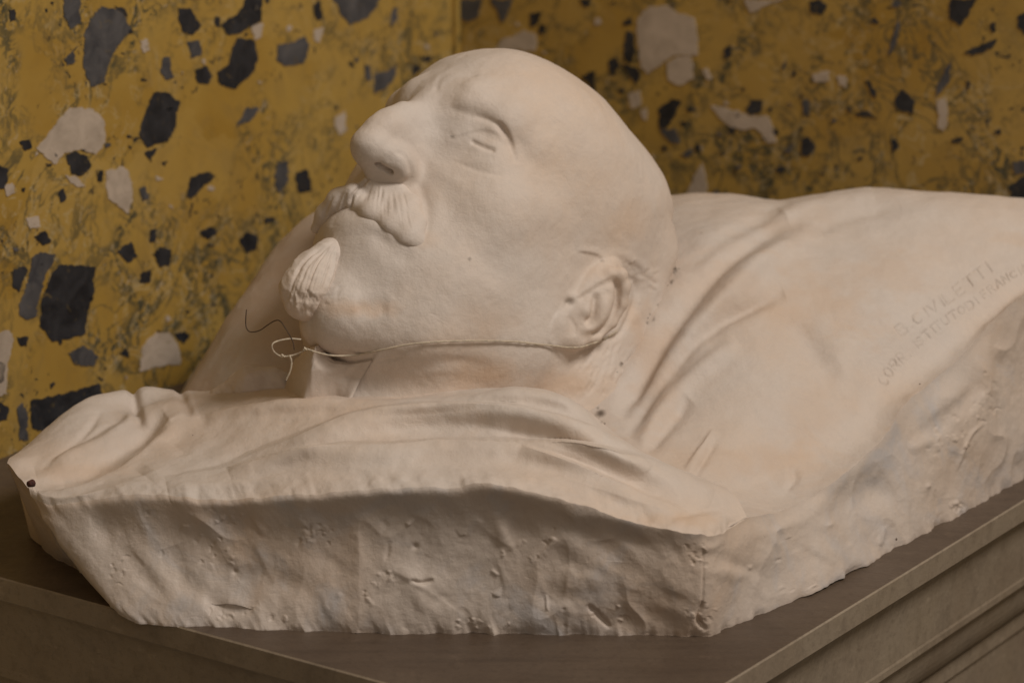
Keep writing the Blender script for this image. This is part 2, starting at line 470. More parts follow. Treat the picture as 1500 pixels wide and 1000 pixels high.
def build_head(h=0.11):
    f = Field((-9.6, -11.5, -16), (8.5, 14.5, 14), h)
    f.all(lambda F, P: ell(P, (0, -1.5, 4.2), (7.4, 8.8, 8.6)))
    f.all(lambda F, P: smin(F, ell(P, (0, 3.0, 4.9), (6.4, 6.8, 7.2)), 2.5))
    f.all(lambda F, P: smin(F, ell(P, (0, 3.4, -1.4), (6.3, 5.7, 6.6)), 2.5))       # mid face
    f.op((-9, 0, -9), (9, 10, 4), lambda F, P: smin(F, ell(sym(P), (4.0, 4.2, -3.4), (2.0, 2.3, 2.6)), 2.5))
    f.all(lambda F, P: smin(F, ell(P, (0, 4.0, -5.4), (5.4, 4.9, 4.6)), 2.0))       # jaw
    f.op((-9, -4, -12), (9, 11, 2), lambda F, P: smin(F, chain(sym(P), [(5.3, .2, -4.6), (4.0, 4.0, -7.2), (1.0, 7.3, -8.9)], (1.4, 1.3, 1.3), 1.0), 2.2))
    f.op((-4, 3, -13), (4, 12, -4), lambda F, P: smin(F, ell(P, (0, 7.6, -8.5), (1.7, 1.7, 1.7)), 1.8))
    f.op((-9, 1, -6), (9, 11, 5), lambda F, P: smin(F, ell(sym(P), (4.5, 5.1, .2), (1.9, 1.9, 1.9)), 2.4))   # cheekbone
    f.op((-9, -9, -16), (9, 9, 2), lambda F, P: smin(F, caps(P, (0, -3.2, -2), (0, -2.2, -17), 6.0, 7.0), 2.5))  # neck
    f.op((-9, -6, -9), (9, 6, 4), lambda F, P: smin(F, ell(sym(P), (5.0, -.2, -2.6), (1.9, 3.4, 3.6)), 2.5))
    f.op((-9.6, -11.5, -16), (0, 5, 8), lambda F, P: smin(F, chain(P, [w2h(at_y(946, 392, 1.465)), w2h(at_y(922, 442, 1.452)), w2h(at_y(890, 497, 1.426)), w2h(at_y(848, 570, 1.392)), w2h(at_y(826, 630, 1.375))], (1.9, 2.0, 2.0, 1.9, 2.0), 1.0), 2.0))
    f.op((-9, 2, 1), (9, 13, 8), lambda F, P: smin(F, chain(sym(P), [(.5, 8.9, 4.5), (2.2, 9.0, 4.8), (4.2, 7.7, 4.7), (5.3, 6.2, 4.3)], (.8, .8, .7, .35), .6), 1.5))
    # sockets, eyeballs
    f.op((-8, 3, -2), (8, 14, 6), lambda F, P: smin(F, ell(sym(P), (3.3, 6.75, 2.5), (1.9, 1.5, 1.5)), .8))
    f.op((-6, 5, 0), (6, 14, 6), lambda F, P: smin(F, ell(sym(P), (1.7, 8.1, 3.1), (1.1, 1.1, 1.3)), 1.4))
    # muzzle and nose
    f.op((-6, 4, -9), (6, 14, 1), lambda F, P: smin(F, ell(P, (0, 7.2, -4.2), (3.3, 2.7, 2.8)), 1.8))
    f.op((-5, 5, -5), (5, 16, 7), lambda F, P: smin(F, chain(P, [(0, 9.1, 5.0), (0, 9.85, 3.2), (0, 10.9, 2.0), (0, 11.6, 1.0), (0, 11.85, .1), (0, 11.9, -.8)], (.75, .75, .8, .82, .92, 1.02), .7), 1.5))
    f.op((-5, 5, -5), (5, 16, 7), lambda F, P: smin(F, caps(P, (0, 8.8, 2.0), (0, 10.0, -.5), 1.15, 1.45), 1.4))
    f.op((-5, 5, -5), (5, 16, 7), lambda F, P: smin(F, ell(P, (-.05, 11.65, -.95), (1.2, 1.2, 1.0)), .6))
    f.op((-5, 5, -5), (0, 15, 4), lambda F, P: smin(F, ell(P, (-1.25, 10.3, -.75), (.9, 1.3, .78)), .6))
    f.op((0, 5, -5), (5, 15, 4), lambda F, P: smin(F, ell(P, (1.0, 10.2, -.5), (.7, 1.1, .6)), .6))
    f.op((-5, 5, -5), (5, 15, 4), lambda F, P: smin(F, caps(P, (.05, 11.6, -1.45), (0, 9.9, -1.75), .42, .42), .4))
    f.op((-5, 5, -5), (5, 15, 4), lambda F, P: smax(F, -chain(P, [(-.55, 11.8, -1.62), (-.9, 11.25, -1.6), (-1.28, 10.6, -1.42)], (.12, .18, .21), .1), .14))
    # ear: pad, rim, lobe on the near side (mirrored to the far one)
    def ear(P):
        Q = P
        g = lambda l: [hl(*q) for q in l]
        pad = chain(Q, g([(878, 425, -7.3), (862, 455, -7.2), (835, 486, -7.05)]), (1.15, 1.2, .95), .6)
        rim = chain(Q, g([(878, 410, -7.3), (893, 401, -7.9), (909, 403, -8.3), (915, 420, -8.4), (911, 445, -8.35), (896, 471, -8.15), (873, 490, -7.85), (845, 497, -7.5), (820, 490, -7.25)]),
                    (.22, .32, .36, .36, .36, .36, .38, .42, .42), .2)
        plate = ell(Q, hl(878, 440, -7.5), (.5, 1.65, 2.5))
        trg = caps(Q, hl(818, 474, -7.1), hl(836, 446, -7.15), .55, .4)
        return smin(smin(smin(pad, plate, .4), rim, .3), trg, .4)
    f.op((-9.6, -5, -5), (-5.5, 3, 5), lambda F, P: smin(F, ear(P), .5))
    return f

def part_mesh(fn, lo, hi, h):
    f = Field(lo, hi, h); f.all(lambda F, P: fn(P))
    V, Q = surface_nets(f.F, f.lo, f.h)
    return relax(V, Q, 2), Q
def px_chain(P, l, k=.4, push=0, deep=0):
    return chain(P, [hl(a, b, x) - np.array([0, push, 0]) + HW @ ray(a, b) * deep for a, b, x, r in l], [r for *_, r in l], k)
def moustache(P, at):
    """at(px, py): local point of the face surface at a pixel"""
    def c(l, k=.5): return chain(P, [at(x, y) for x, y, r in l], [r for *_, r in l], k)
    up = c([(550, 275, .45), (582, 280, .42), (604, 300, .42), (613, 326, .36), (614, 348, .24)])
    up = smin(up, c([(560, 290, .5), (588, 310, .5), (603, 335, .4)]), .6)
    lo = c([(524, 300, .45), (546, 310, .55), (574, 328, .5), (596, 346, .45), (611, 357, .28)])
    lf = c([(541, 268, .4), (530, 282, .45), (522, 298, .45)])
    d = smin(smin(up, lo, .7), lf, .6)
    e = px_chain(P, [(514, 279, .35, .55), (494, 291, 1.3, .62), (474, 310, 2.2, .48), (459, 331, 2.9, .28)], .5, .2)
    return smin(d, e, .12)
def goatee(P):
    return smin(px_chain(P, [(437, 430, .3, .6), (440, 446, .2, .5), (455, 450, 0, .55), (472, 440, -.4, .6)], .3, 0, .3), px_chain(P, [(500, 350, 0, .2), (480, 374, 0, .75), (460, 404, 0, 1.2), (450, 425, 0, 1.3), (449, 436, .0, .9)], .6, 0, .4), .9)

def head_mesh(f):
    V, Q = surface_nets(f.F, f.lo, f.h)
    V = relax(V, Q, 10)
    return V, Q

# anchors: (pixel of the model, pixel of the photograph, local x, reach)
def contour(V, Q, target):
    """model silhouette points matched to outline pixels, returned as anchors"""
    N = v_normals(V, Q); u, v = to_px(V)
    fc = ((CAM - V) * N).sum(1) / np.linalg.norm(CAM - V, axis=1)
    m = np.abs(fc) < 0.12
    A = []
    for (a, b, nx, ny) in target:   # outline pixel and outward direction
        l = math.hypot(nx, ny); nx /= l; ny /= l
        s = (u - a) * nx + (v - b) * ny; t = -(u - a) * ny + (v - b) * nx
        k = m & (np.abs(t) < 9) & (np.abs(s) < 60)
        if not k.any(): continue
        i = np.nonzero(k)[0][np.argmax(s[k])]
        A.append((V[i], (-s[i] * nx, -s[i] * ny)))
    return A
def warp(Vs, anchors, sig=0.028):
    """smooth camera-plane shift of all meshes through the anchors"""
    C = np.array([a[0] for a in anchors]); D = np.array([a[1] for a in anchors]) * HD / FPX
    K = np.exp(-((C[:, None] - C[None]) ** 2).sum(-1) / (2 * sig ** 2)) + np.eye(len(C)) * 0.08
    w = np.linalg.solve(K, D)
    out = []
    for V in Vs:
        k = np.zeros((len(V), 2))
        for i in range(0, len(V), 50000):
            k[i:i + 50000] = np.exp(-((V[i:i + 50000, None] - C[None]) ** 2).sum(-1) / (2 * sig ** 2)) @ w
        out.append(V + k[:, :1] * RGT - k[:, 1:] * UPV)
    return out
HEAD_OUT = [(562, 149, -.7, -1), (580, 134, -.7, -1), (603, 116, -.7, -1), (632, 94, -.5, -1), (656, 84, -.3, -1), (700, 73, 0, -1), (760, 74, .15, -1), (820, 98, .45, -1), (870, 131, .7, -1), (920, 186, .8, -.8), (965, 246, .9, -.5), (985, 290, 1, -.3), (992, 340, 1, 0), (991, 385, 1, .1),
            (512, 212, -1, -.2), (517, 198, -1, -.7), (530, 183, -1, -1), (518, 234, -1, .5),
            (440, 470, -1, 0), (440, 500, -1, .1)]

def sculpt_face(V, Q):
    S = Sculpt(V, Q)
    mm = 0.001
    # brow and eye
    S.bump([(648, 138), (668, 146), (700, 152), (730, 166), (748, 186), (758, 210)], 12, .9 * mm, .2)
    S.bump([(655, 156), (663, 161), (679, 165), (697, 170), (712, 175)], 7, -.8 * mm, .25)
    S.bump([(695, 170), (718, 177), (732, 188), (742, 205), (750, 224)], 5, -1.3 * mm, .2)
    S.bump([(690, 182), (712, 184), (728, 194)], 8, .4 * mm, .2)
    S.apply()
    S.bump([(664, 201), (690, 205), (706, 214), (727, 223), (744, 226)], 14, .5 * mm, .2)
    S.step([(742, 214), (732, 198), (717, 190), (698, 190), (679, 195), (661, 201)], 12, 2.6, .7 * mm, .1)
    S.bump([(726, 178), (736, 188), (746, 206), (753, 226), (756, 240)], 4.5, -1.5 * mm, .2)
    S.bump([(660, 236), (679, 242), (698, 249), (724, 256), (750, 257)], 3, -.5 * mm, .25)
    S.bump([(676, 228), (700, 236), (730, 244)], 8, .5 * mm, .2)
    S.apply()
    S.bump([(693, 208), (706, 214), (722, 220)], 3.0, -2.0 * mm)
    S.bump([(640, 137), (640, 124), (647, 113), (660, 108)], 4, -.6 * mm, .2)
    S.bump([(655, 107), (675, 106), (700, 110)], 5, -.5 * mm, .2)
    # nose wing, cheek folds
    S.bump([(577, 221), (592, 227), (601, 241), (603, 256), (596, 266), (584, 268)], 4.5, -1.3 * mm, .15)
    S.bump([(566, 240), (585, 246), (592, 256)], 8, .8 * mm)
    S.bump([(607, 258), (618, 280), (626, 305), (626, 335), (618, 358)], 6, -.8 * mm, .25)
    S.bump([(625, 262), (640, 295), (640, 335)], 14, .9 * mm, .3)
    S.bump([(690, 380)], 2.5, .5 * mm)
    # broad planes of the temple, cheek and jaw
    S.bump([(800, 215), (815, 260)], 42, -1.6 * mm)
    S.bump([(690, 325), (720, 375)], 38, -2.2 * mm)
    S.bump([(478, 338), (520, 320), (560, 334), (596, 360)], 9, .7 * mm, .25)
    S.bump([(500, 352), (540, 342), (580, 362)], 8, -.5 * mm, .25)
    S.bump([(640, 420), (720, 430), (790, 420)], 30, .9 * mm, .3)
    S.bump([(745, 272), (800, 300), (840, 350)], 17, .9 * mm, .3)
    S.bump([(890, 190), (940, 250), (965, 320)], 20, 1.0 * mm, .3)
    S.bump([(770, 255), (790, 275), (800, 300)], 5, -.5 * mm, .3)
    S.bump([(560, 352), (590, 372)], 17, -1.4 * mm)
    S.bump([(520, 448), (570, 452)], 14, -1.5 * mm, .2)
    S.bump([(640, 250), (665, 262)], 12, .6 * mm)
    S.bump([(575, 178), (590, 186), (598, 200)], 13, 1.6 * mm)
    # ear relief
    S.bump([(898, 409), (905, 424), (901, 456), (887, 482), (866, 493)], 4.0, -2.8 * mm, .12)
    S.step([(905, 402), (892, 405), (864, 423), (845, 434), (833, 441)], 10, 2.0, .6 * mm, .1)
    S.bump([(901, 411), (880, 419), (862, 430), (846, 440)], 5, -1.1 * mm, .15)
    S.bump([(874, 428), (872, 446), (868, 466), (856, 474)], 5.5, -3.4 * mm, .15)
    S.bump([(889, 432), (886, 458), (872, 477), (850, 487)], 6, 1.6 * mm, .15)
    S.bump([(834, 442)], 5, -3.0 * mm)
    S.bump([(833, 462), (842, 478), (842, 492)], 3, -.8 * mm, .1)
    S.bump([(858, 455)], 9, 1.2 * mm)
    S.apply()
    S.step([(886, 497), (860, 507), (836, 510), (808, 506), (804, 490), (811, 468), (822, 452)], 12, 1.8, 1.1 * mm, .12)
    S.apply()
    S.bump([(885, 370), (912, 374), (938, 388), (956, 408)], 8, .9 * mm, .25)
    S.bump([(926, 404), (932, 420), (928, 447), (913, 482), (892, 503)], 4, -1.8 * mm, .12)
    S.bump([(930, 430), (938, 450), (930, 475)], 8, .7 * mm, .3)
    S.apply()
    # hair tufts round the ear, seam by the temple
    S.step([(886, 386), (880, 376), (868, 370), (846, 367)], 7, 1.5, 1.0 * mm, .2)
    rnd = random.Random(4)
    for k in range(70):
        x = rnd.uniform(915, 958); y = rnd.gauss(393 + (x - 915) * .5, 8)
        S.bump([(x, y), (x + rnd.uniform(2, 7), y - rnd.uniform(-4, 6))], rnd.uniform(1.8, 3), rnd.choice((-1, 1)) * .2 * mm)
    for k in range(26):
        x = rnd.uniform(474, 496); y = rnd.uniform(415, 446)
        S.bump([(x, y), (x + rnd.uniform(3, 9), y - rnd.uniform(0, 6))], 2.0, rnd.choice((-1, 1)) * .3 * mm)
    for k in range(70):
        x = rnd.uniform(845, 930); y = rnd.uniform(500, 575)
        if abs((x - 930) * .8 + (y - 480) * .55) > 60: continue
        S.bump([(x, y), (x - rnd.uniform(3, 8), y + rnd.uniform(6, 16))], 2.2, rnd.choice((-1, 1)) * .4 * mm)
    S.apply()
    S.step([(513, 582), (528, 555), (544, 529)], 14, 1.6, 1.8 * mm, 0, False)
    S.bump([(545, 530), (565, 527), (590, 523)], 2.5, -.5 * mm, .2)
    S.bump([(600, 540), (660, 530), (720, 535)], 9, -1.0 * mm, .3)
    S.apply()
    n = fbm(S.V, .018, 3, 5) * .0004 + fbm(S.V, .005, 2, 9) * .00009
    S.V = S.V + S.N * n[:, None]
    return S.V

def sculpt_moustache(V, Q):
    S = Sculpt(V, Q); mm = .001; rnd = random.Random(7)
    S.bump([(544, 256), (528, 272), (516, 288), (512, 304)], 2.6, -1.8 * mm)
    S.step([(612, 362), (583, 350), (555, 327), (536, 318), (512, 306)], 12, 1.5, .9 * mm, .1)
    S.apply()
    for k in range(46):             # hair flow on the near half
        a = rnd.uniform(0, 1); x0, y0 = 540 + 50 * a, 262 + 8 * a; x1, y1 = 514 + 100 * a, 306 + 54 * a
        t0 = rnd.uniform(0, .5); t1 = t0 + rnd.uniform(.3, .5)
        q = [(x0 + (x1 - x0) * t, y0 + (y1 - y0) * t + 2 * math.sin(t * 3 + k)) for t in (t0, (t0 + t1) / 2, t1)]
        S.bump(q, rnd.uniform(1.4, 2.6), rnd.choice((-.22, .16)) * mm, .3)
    for k in range(24):
        a = rnd.uniform(0, 1); x0, y0 = 520 - 40 * a, 272 + 18 * a; x1, y1 = 512 - 52 * a, 308 + 30 * a
        q = [(x0, y0), ((x0 + x1) / 2 - 2, (y0 + y1) / 2), (x1, y1)]
        S.bump(q, rnd.uniform(1.4, 2.6), rnd.choice((-.25, .18)) * mm, .3)
    S.apply(); return S.V
def sculpt_goatee(V, Q):
    S = Sculpt(V, Q); mm = .001; rnd = random.Random(9)
    for k in range(70):
        a = rnd.random(); b = rnd.uniform(0, .55)
        mid = (442 + 52 * a, 384 + 12 * a); end = (420 + 58 * a, 440 + 10 * math.sin(a * 3.1))
        q = spline([(494 - 3 * (1 - a), 352), mid, end], 6); i = int(b * len(q)); q = q[i:i + 9]
        if len(q) > 2: S.bump(q, rnd.uniform(1.1, 1.9), rnd.choice((-.4, -.25, .2)) * mm, .2)
    for k in range(40):             # ragged tuft at the end
        x = rnd.uniform(422, 482); y = rnd.uniform(425, 458)
        S.bump([(x, y), (x + rnd.uniform(-4, 4), y + rnd.uniform(4, 9))], rnd.uniform(1.4, 3), rnd.choice((-.4, .35)) * mm)
    S.apply()
    S.V = S.V + S.N * (fbm(S.V, .006, 2, 5) * .0005)[:, None]
    return S.V
# ------------------------------------------------------------ cloth: thin-plate surfaces through known points
class TPS:
    def __init__(s, pts, lam=1e-5):
        P = np.asarray(pts, float); s.c = P[:, :2]; n = len(P)
        K = s.k(s.c) + np.eye(n) * lam
        A = np.zeros((n + 3, n + 3)); A[:n, :n] = K; A[:n, n] = 1; A[:n, n + 1:] = s.c; A[n, :n] = 1; A[n + 1:, :n] = s.c.T
        s.w = np.linalg.solve(A, np.concatenate([P[:, 2], [0, 0, 0]]))
    def k(s, q):
        r2 = ((q[:, None] - s.c[None]) ** 2).sum(-1)
        return r2 * np.log(r2 + 1e-12) * .5
    def __call__(s, q):
        out = np.zeros(len(q))
        for i in range(0, len(q), 40000):
            b = q[i:i + 40000]; out[i:i + 40000] = s.k(b) @ s.w[:-3] + s.w[-3] + b @ s.w[-2:]
        return out
def resample(P, n, key=None):
    P = np.asarray(P, float); d = np.concatenate([[0], np.cumsum(np.linalg.norm(np.diff(P, axis=0), axis=1))])
    t = np.linspace(0, d[-1], n)
    return np.stack([np.interp(t, d, P[:, k]) for k in range(P.shape[1])], 1)
def smooth_line(pts, n):            # spline then even resampling
    return resample(spline(pts, 14), n)
def grid_faces(r, c):
    i = np.arange((r - 1) * (c - 1)); a = i // (c - 1) * c + i % (c - 1)
    return np.stack([a, a + 1, a + c + 1, a + c], 1)
def px3(l): return np.array([at_y(a, b, y) for a, b, y in l])

# top edge of the rough cut face: left corner, along the front, round the near corner, up the pillow's right side
EDGE = px3([(44, 716, 1.272), (80, 733, 1.258), (150, 722, 1.248), (220, 716, 1.24), (330, 722, 1.228), (470, 711, 1.212), (620, 704, 1.204), (740, 706, 1.20),
            (850, 731, 1.197), (950, 764, 1.195), (1030, 777, 1.197), (1095, 758, 1.235), (1160, 744, 1.275), (1230, 700, 1.308), (1290, 644, 1.342),
            (1330, 592, 1.372), (1420, 512, 1.42), (1500, 432, 1.46), (1580, 372, 1.50), (1680, 330, 1.53)])
FOOT = np.array([at_z(a, b) for a, b in [(61, 799), (64, 803), (70, 808), (96, 824), (138, 856), (167, 904), (250, 915), (400, 924), (560, 927), (760, 927), (940, 929), (1010, 930), (1042, 930), (1075, 917), (1150, 884), (1250, 836), (1380, 772), (1500, 705), (1640, 625)]])

def drape():
    pts = list(EDGE[:12]) + list(px3([
        (282, 582, 1.37), (330, 592, 1.345), (420, 580, 1.335), (520, 580, 1.325), (620, 581, 1.315), (700, 573, 1.31), (743, 567, 1.305), (811, 575, 1.30), (854, 594, 1.295), (880, 620, 1.288),
        (950, 668, 1.268), (1050, 722, 1.24), (1120, 742, 1.245),
        (500, 642, 1.268), (640, 641, 1.262), (764, 646, 1.256), (849, 660, 1.248), (935, 694, 1.236), (380, 665, 1.282), (250, 680, 1.285), (300, 620, 1.33), (146, 652, 1.33), (207, 608, 1.365),
        (90, 692, 1.295), (60, 690, 1.30), (101, 614, 1.36), (123, 586, 1.385), (154, 578, 1.395), (189, 592, 1.39), (200, 600, 1.385), (212, 572, 1.40), (246, 574, 1.40), (26, 676, 1.305)]))
    pts += [(-.29, 1.40, .035), (-.25, 1.46, .03), (-.18, 1.46, .03), (-.10, 1.42, .05), (0, 1.38, .06), (.06, 1.34, .05), (.10, 1.31, .04), (-.32, 1.34, .03)]
    global T_DRAPE
    T = T_DRAPE = TPS(pts, 2e-6)
    n, r = 620, 250
    F = smooth_line(EDGE[:12, :2], n)
    B = smooth_line([(-.289, 1.304), (-.290, 1.36), (-.245, 1.435), (-.18, 1.46), (-.10, 1.42), (0, 1.385), (.06, 1.345), (.10, 1.305), (.118, 1.262)], n)
    t = np.linspace(0, 1, r)[:, None, None] ** .9
    XY = (F[None] * (1 - t) + B[None] * t).reshape(-1, 2)
    z = T(XY)
    zE = resample(np.c_[spline(EDGE[:12], 14)], n)[:, 2]; zE = zE + fbm(np.c_[F, zE * 0], .022, 4, 61) * .0014 * np.clip((n - 1 - np.arange(n)) / 40, 0, 1)
    w = np.clip(1 - np.linspace(0, 1, r) / .08, 0, 1)[:, None]
    z = (z.reshape(r, n) * (1 - w) + zE[None] * w - .0035 * np.clip(1 - np.linspace(0, 1, r) / .07, 0, 1)[:, None] ** 2 * np.clip((n - 1 - np.arange(n)) / 40, 0, 1)).ravel()
    V = np.c_[XY, z]; Q = grid_faces(r, n)
    S = Sculpt(V, Q); mm = .001
    keep = S.V.copy()
    # long folds sweeping from the left corner across the chest
    L1 = [(300, 606), (380, 590), (480, 586), (619, 584), (743, 570), (811, 577), (854, 596), (875, 622)]
    L2 = [(330, 680), (380, 659), (465, 623), (521, 603), (619, 590), (700, 590), (790, 601), (871, 627), (960, 675)]
    L3 = [(242, 701), (374, 671), (423, 658), (484, 651), (560, 648), (636, 642), (764, 645), (849, 648), (935, 667), (1000, 692), (1050, 712)]
    S.fold(L1, 24, 2, 8 * mm, .12)
    S.fold(L2, 46, 1.3, 20 * mm, .18)
    S.fold(L3, 50, 1.3, 20 * mm, .15)
    S.fold([(764, 650), (849, 681), (935, 718), (1010, 752)], 36, 2.5, 9 * mm, .4)
    S.fold([(52, 712), (123, 695), (189, 659), (246, 616), (290, 600)], 40, 4, 12 * mm, .2)
    S.bump([(48, 709), (123, 692), (189, 656), (246, 613)], 8, -6 * mm, .2)
    S.bump([(52, 692), (145, 655), (207, 612), (285, 588)], 12, 4.5 * mm, .2)
    S.bump([(250, 650), (230, 680), (215, 700)], 22, 2.0 * mm, .2)
    S.bump([(204, 618), (198, 596), (193, 560)], 8, -4 * mm, 0, True, -2)
    S.bump([(275, 600), (268, 585), (262, 560)], 7, -2.5 * mm, 0, True, -2)
    S.bump([(60, 690), (120, 640), (150, 600)], 5, -1.5 * mm, .2)
    S.bump([(110, 655), (160, 625), (185, 612)], 5, -1.2 * mm, .2)
    S.bump([(980, 760), (1020, 750), (1060, 744)], 7, -1.4 * mm, .3)
    S.apply()
    k = np.clip(np.linspace(0, 1, r) / .04, 0, 1).repeat(n)
    nz = fbm(S.V, .03, 3, 11) * .0012 + fbm(S.V, .008, 2, 3) * .0002
    # uneven chipped rim along the cut
    rim = np.exp(-(np.linspace(0, 1, r) / .05) ** 2).repeat(n) * (fbm(S.V, .03, 3, 21) * .0016 + fbm(S.V, .006, 2, 24) * .0005)
    win = np.clip((n - 1 - np.arange(n)) / 25, 0, 1)[None].repeat(r, 0).ravel()
    S.V = S.V + S.N * ((nz + rim) * win)[:, None]
    sk = S.V[-n:].copy(); sk[:, 2] = 0.0
    sk[:, :2] += (FOOT[0, :2] - sk[0, :2])[None] * np.exp(-np.arange(n) / 40)[:, None]
    Vx = np.vstack([S.V, sk])
    return Vx, grid_faces(r + 1, n), S.V[:n]

GLYPH = {'B': [[(0, 0), (0, 1), (.5, 1), (.6, .8), (.5, .55), (0, .52)], [(.5, .52), (.68, .3), (.55, 0), (0, 0)]], 'C': [[(.65, .85), (.4, 1), (.12, .85), (0, .5), (.12, .15), (.4, 0), (.65, .15)]],
         'I': [[(.2, 0), (.2, 1)]], 'V': [[(0, 1), (.35, 0), (.7, 1)]], 'L': [[(0, 1), (0, 0), (.55, 0)]], 'E': [[(.55, 1), (0, 1), (0, 0), (.55, 0)], [(0, .5), (.45, .5)]], 'T': [[(0, 1), (.7, 1)], [(.35, 1), (.35, 0)]],
         'O': [[(.35, 1), (.08, .8), (0, .5), (.08, .2), (.35, 0), (.62, .2), (.7, .5), (.62, .8), (.35, 1)]], 'R': [[(0, 0), (0, 1), (.5, 1), (.6, .78), (.5, .52), (0, .5)], [(.25, .5), (.65, 0)]],
         'S': [[(.55, .85), (.3, 1), (.05, .82), (.15, .58), (.48, .42), (.58, .2), (.3, 0), (0, .15)]], 'U': [[(0, 1), (0, .25), (.15, 0), (.5, 0), (.65, .25), (.65, 1)]], 'D': [[(0, 0), (0, 1), (.4, 1), (.68, .7), (.68, .3), (.4, 0), (0, 0)]],
         'F': [[(.55, 1), (0, 1), (0, 0)], [(0, .5), (.45, .5)]], 'A': [[(0, 0), (.35, 1), (.7, 0)], [(.15, .38), (.55, .38)]], 'N': [[(0, 0), (0, 1), (.65, 0), (.65, 1)]], '.': [[(.1, .05), (.14, .1)]]}
def inscription():
    out = []
    for text, line, hgt in [('B.CIVILETTI', [(1321, 494), (1385, 447), (1453, 397)], 17), ('CORR.', [(1297, 566), (1313, 543), (1336, 522)], 15), ('ISTITUTO', [(1344, 512), (1378, 482), (1416, 457)], 12),
                            ('DI', [(1420, 455), (1434, 444)], 12), ('FRANCIA', [(1442, 438), (1470, 416), (1507, 396)], 12)]:
        wid = [.42 if c in 'I.' else .9 for c in text]; W = sum(wid) - .2
        L = resample(spline(line) if len(line) > 2 else line, 200); seg = np.linalg.norm(np.diff(L, axis=0), axis=1).sum()
        x = 0; sc = seg / W
        for c, w in zip(text, wid):
            for st in GLYPH[c]:
                P = []
                for gx, gy in st:
                    s = (x + gx * .92) * sc / seg; i = min(max(int(s * 199), 0), 198)
                    d = L[min(i + 1, 199)] - L[i]; d = d / np.linalg.norm(d); up = np.array([d[1], -d[0]])
                    P.append(L[0] + (L[i] - L[0]) + d * ((s * 199 - i) * seg / 199) + up * gy * hgt)
                out.append(P)
            x += w
    return out

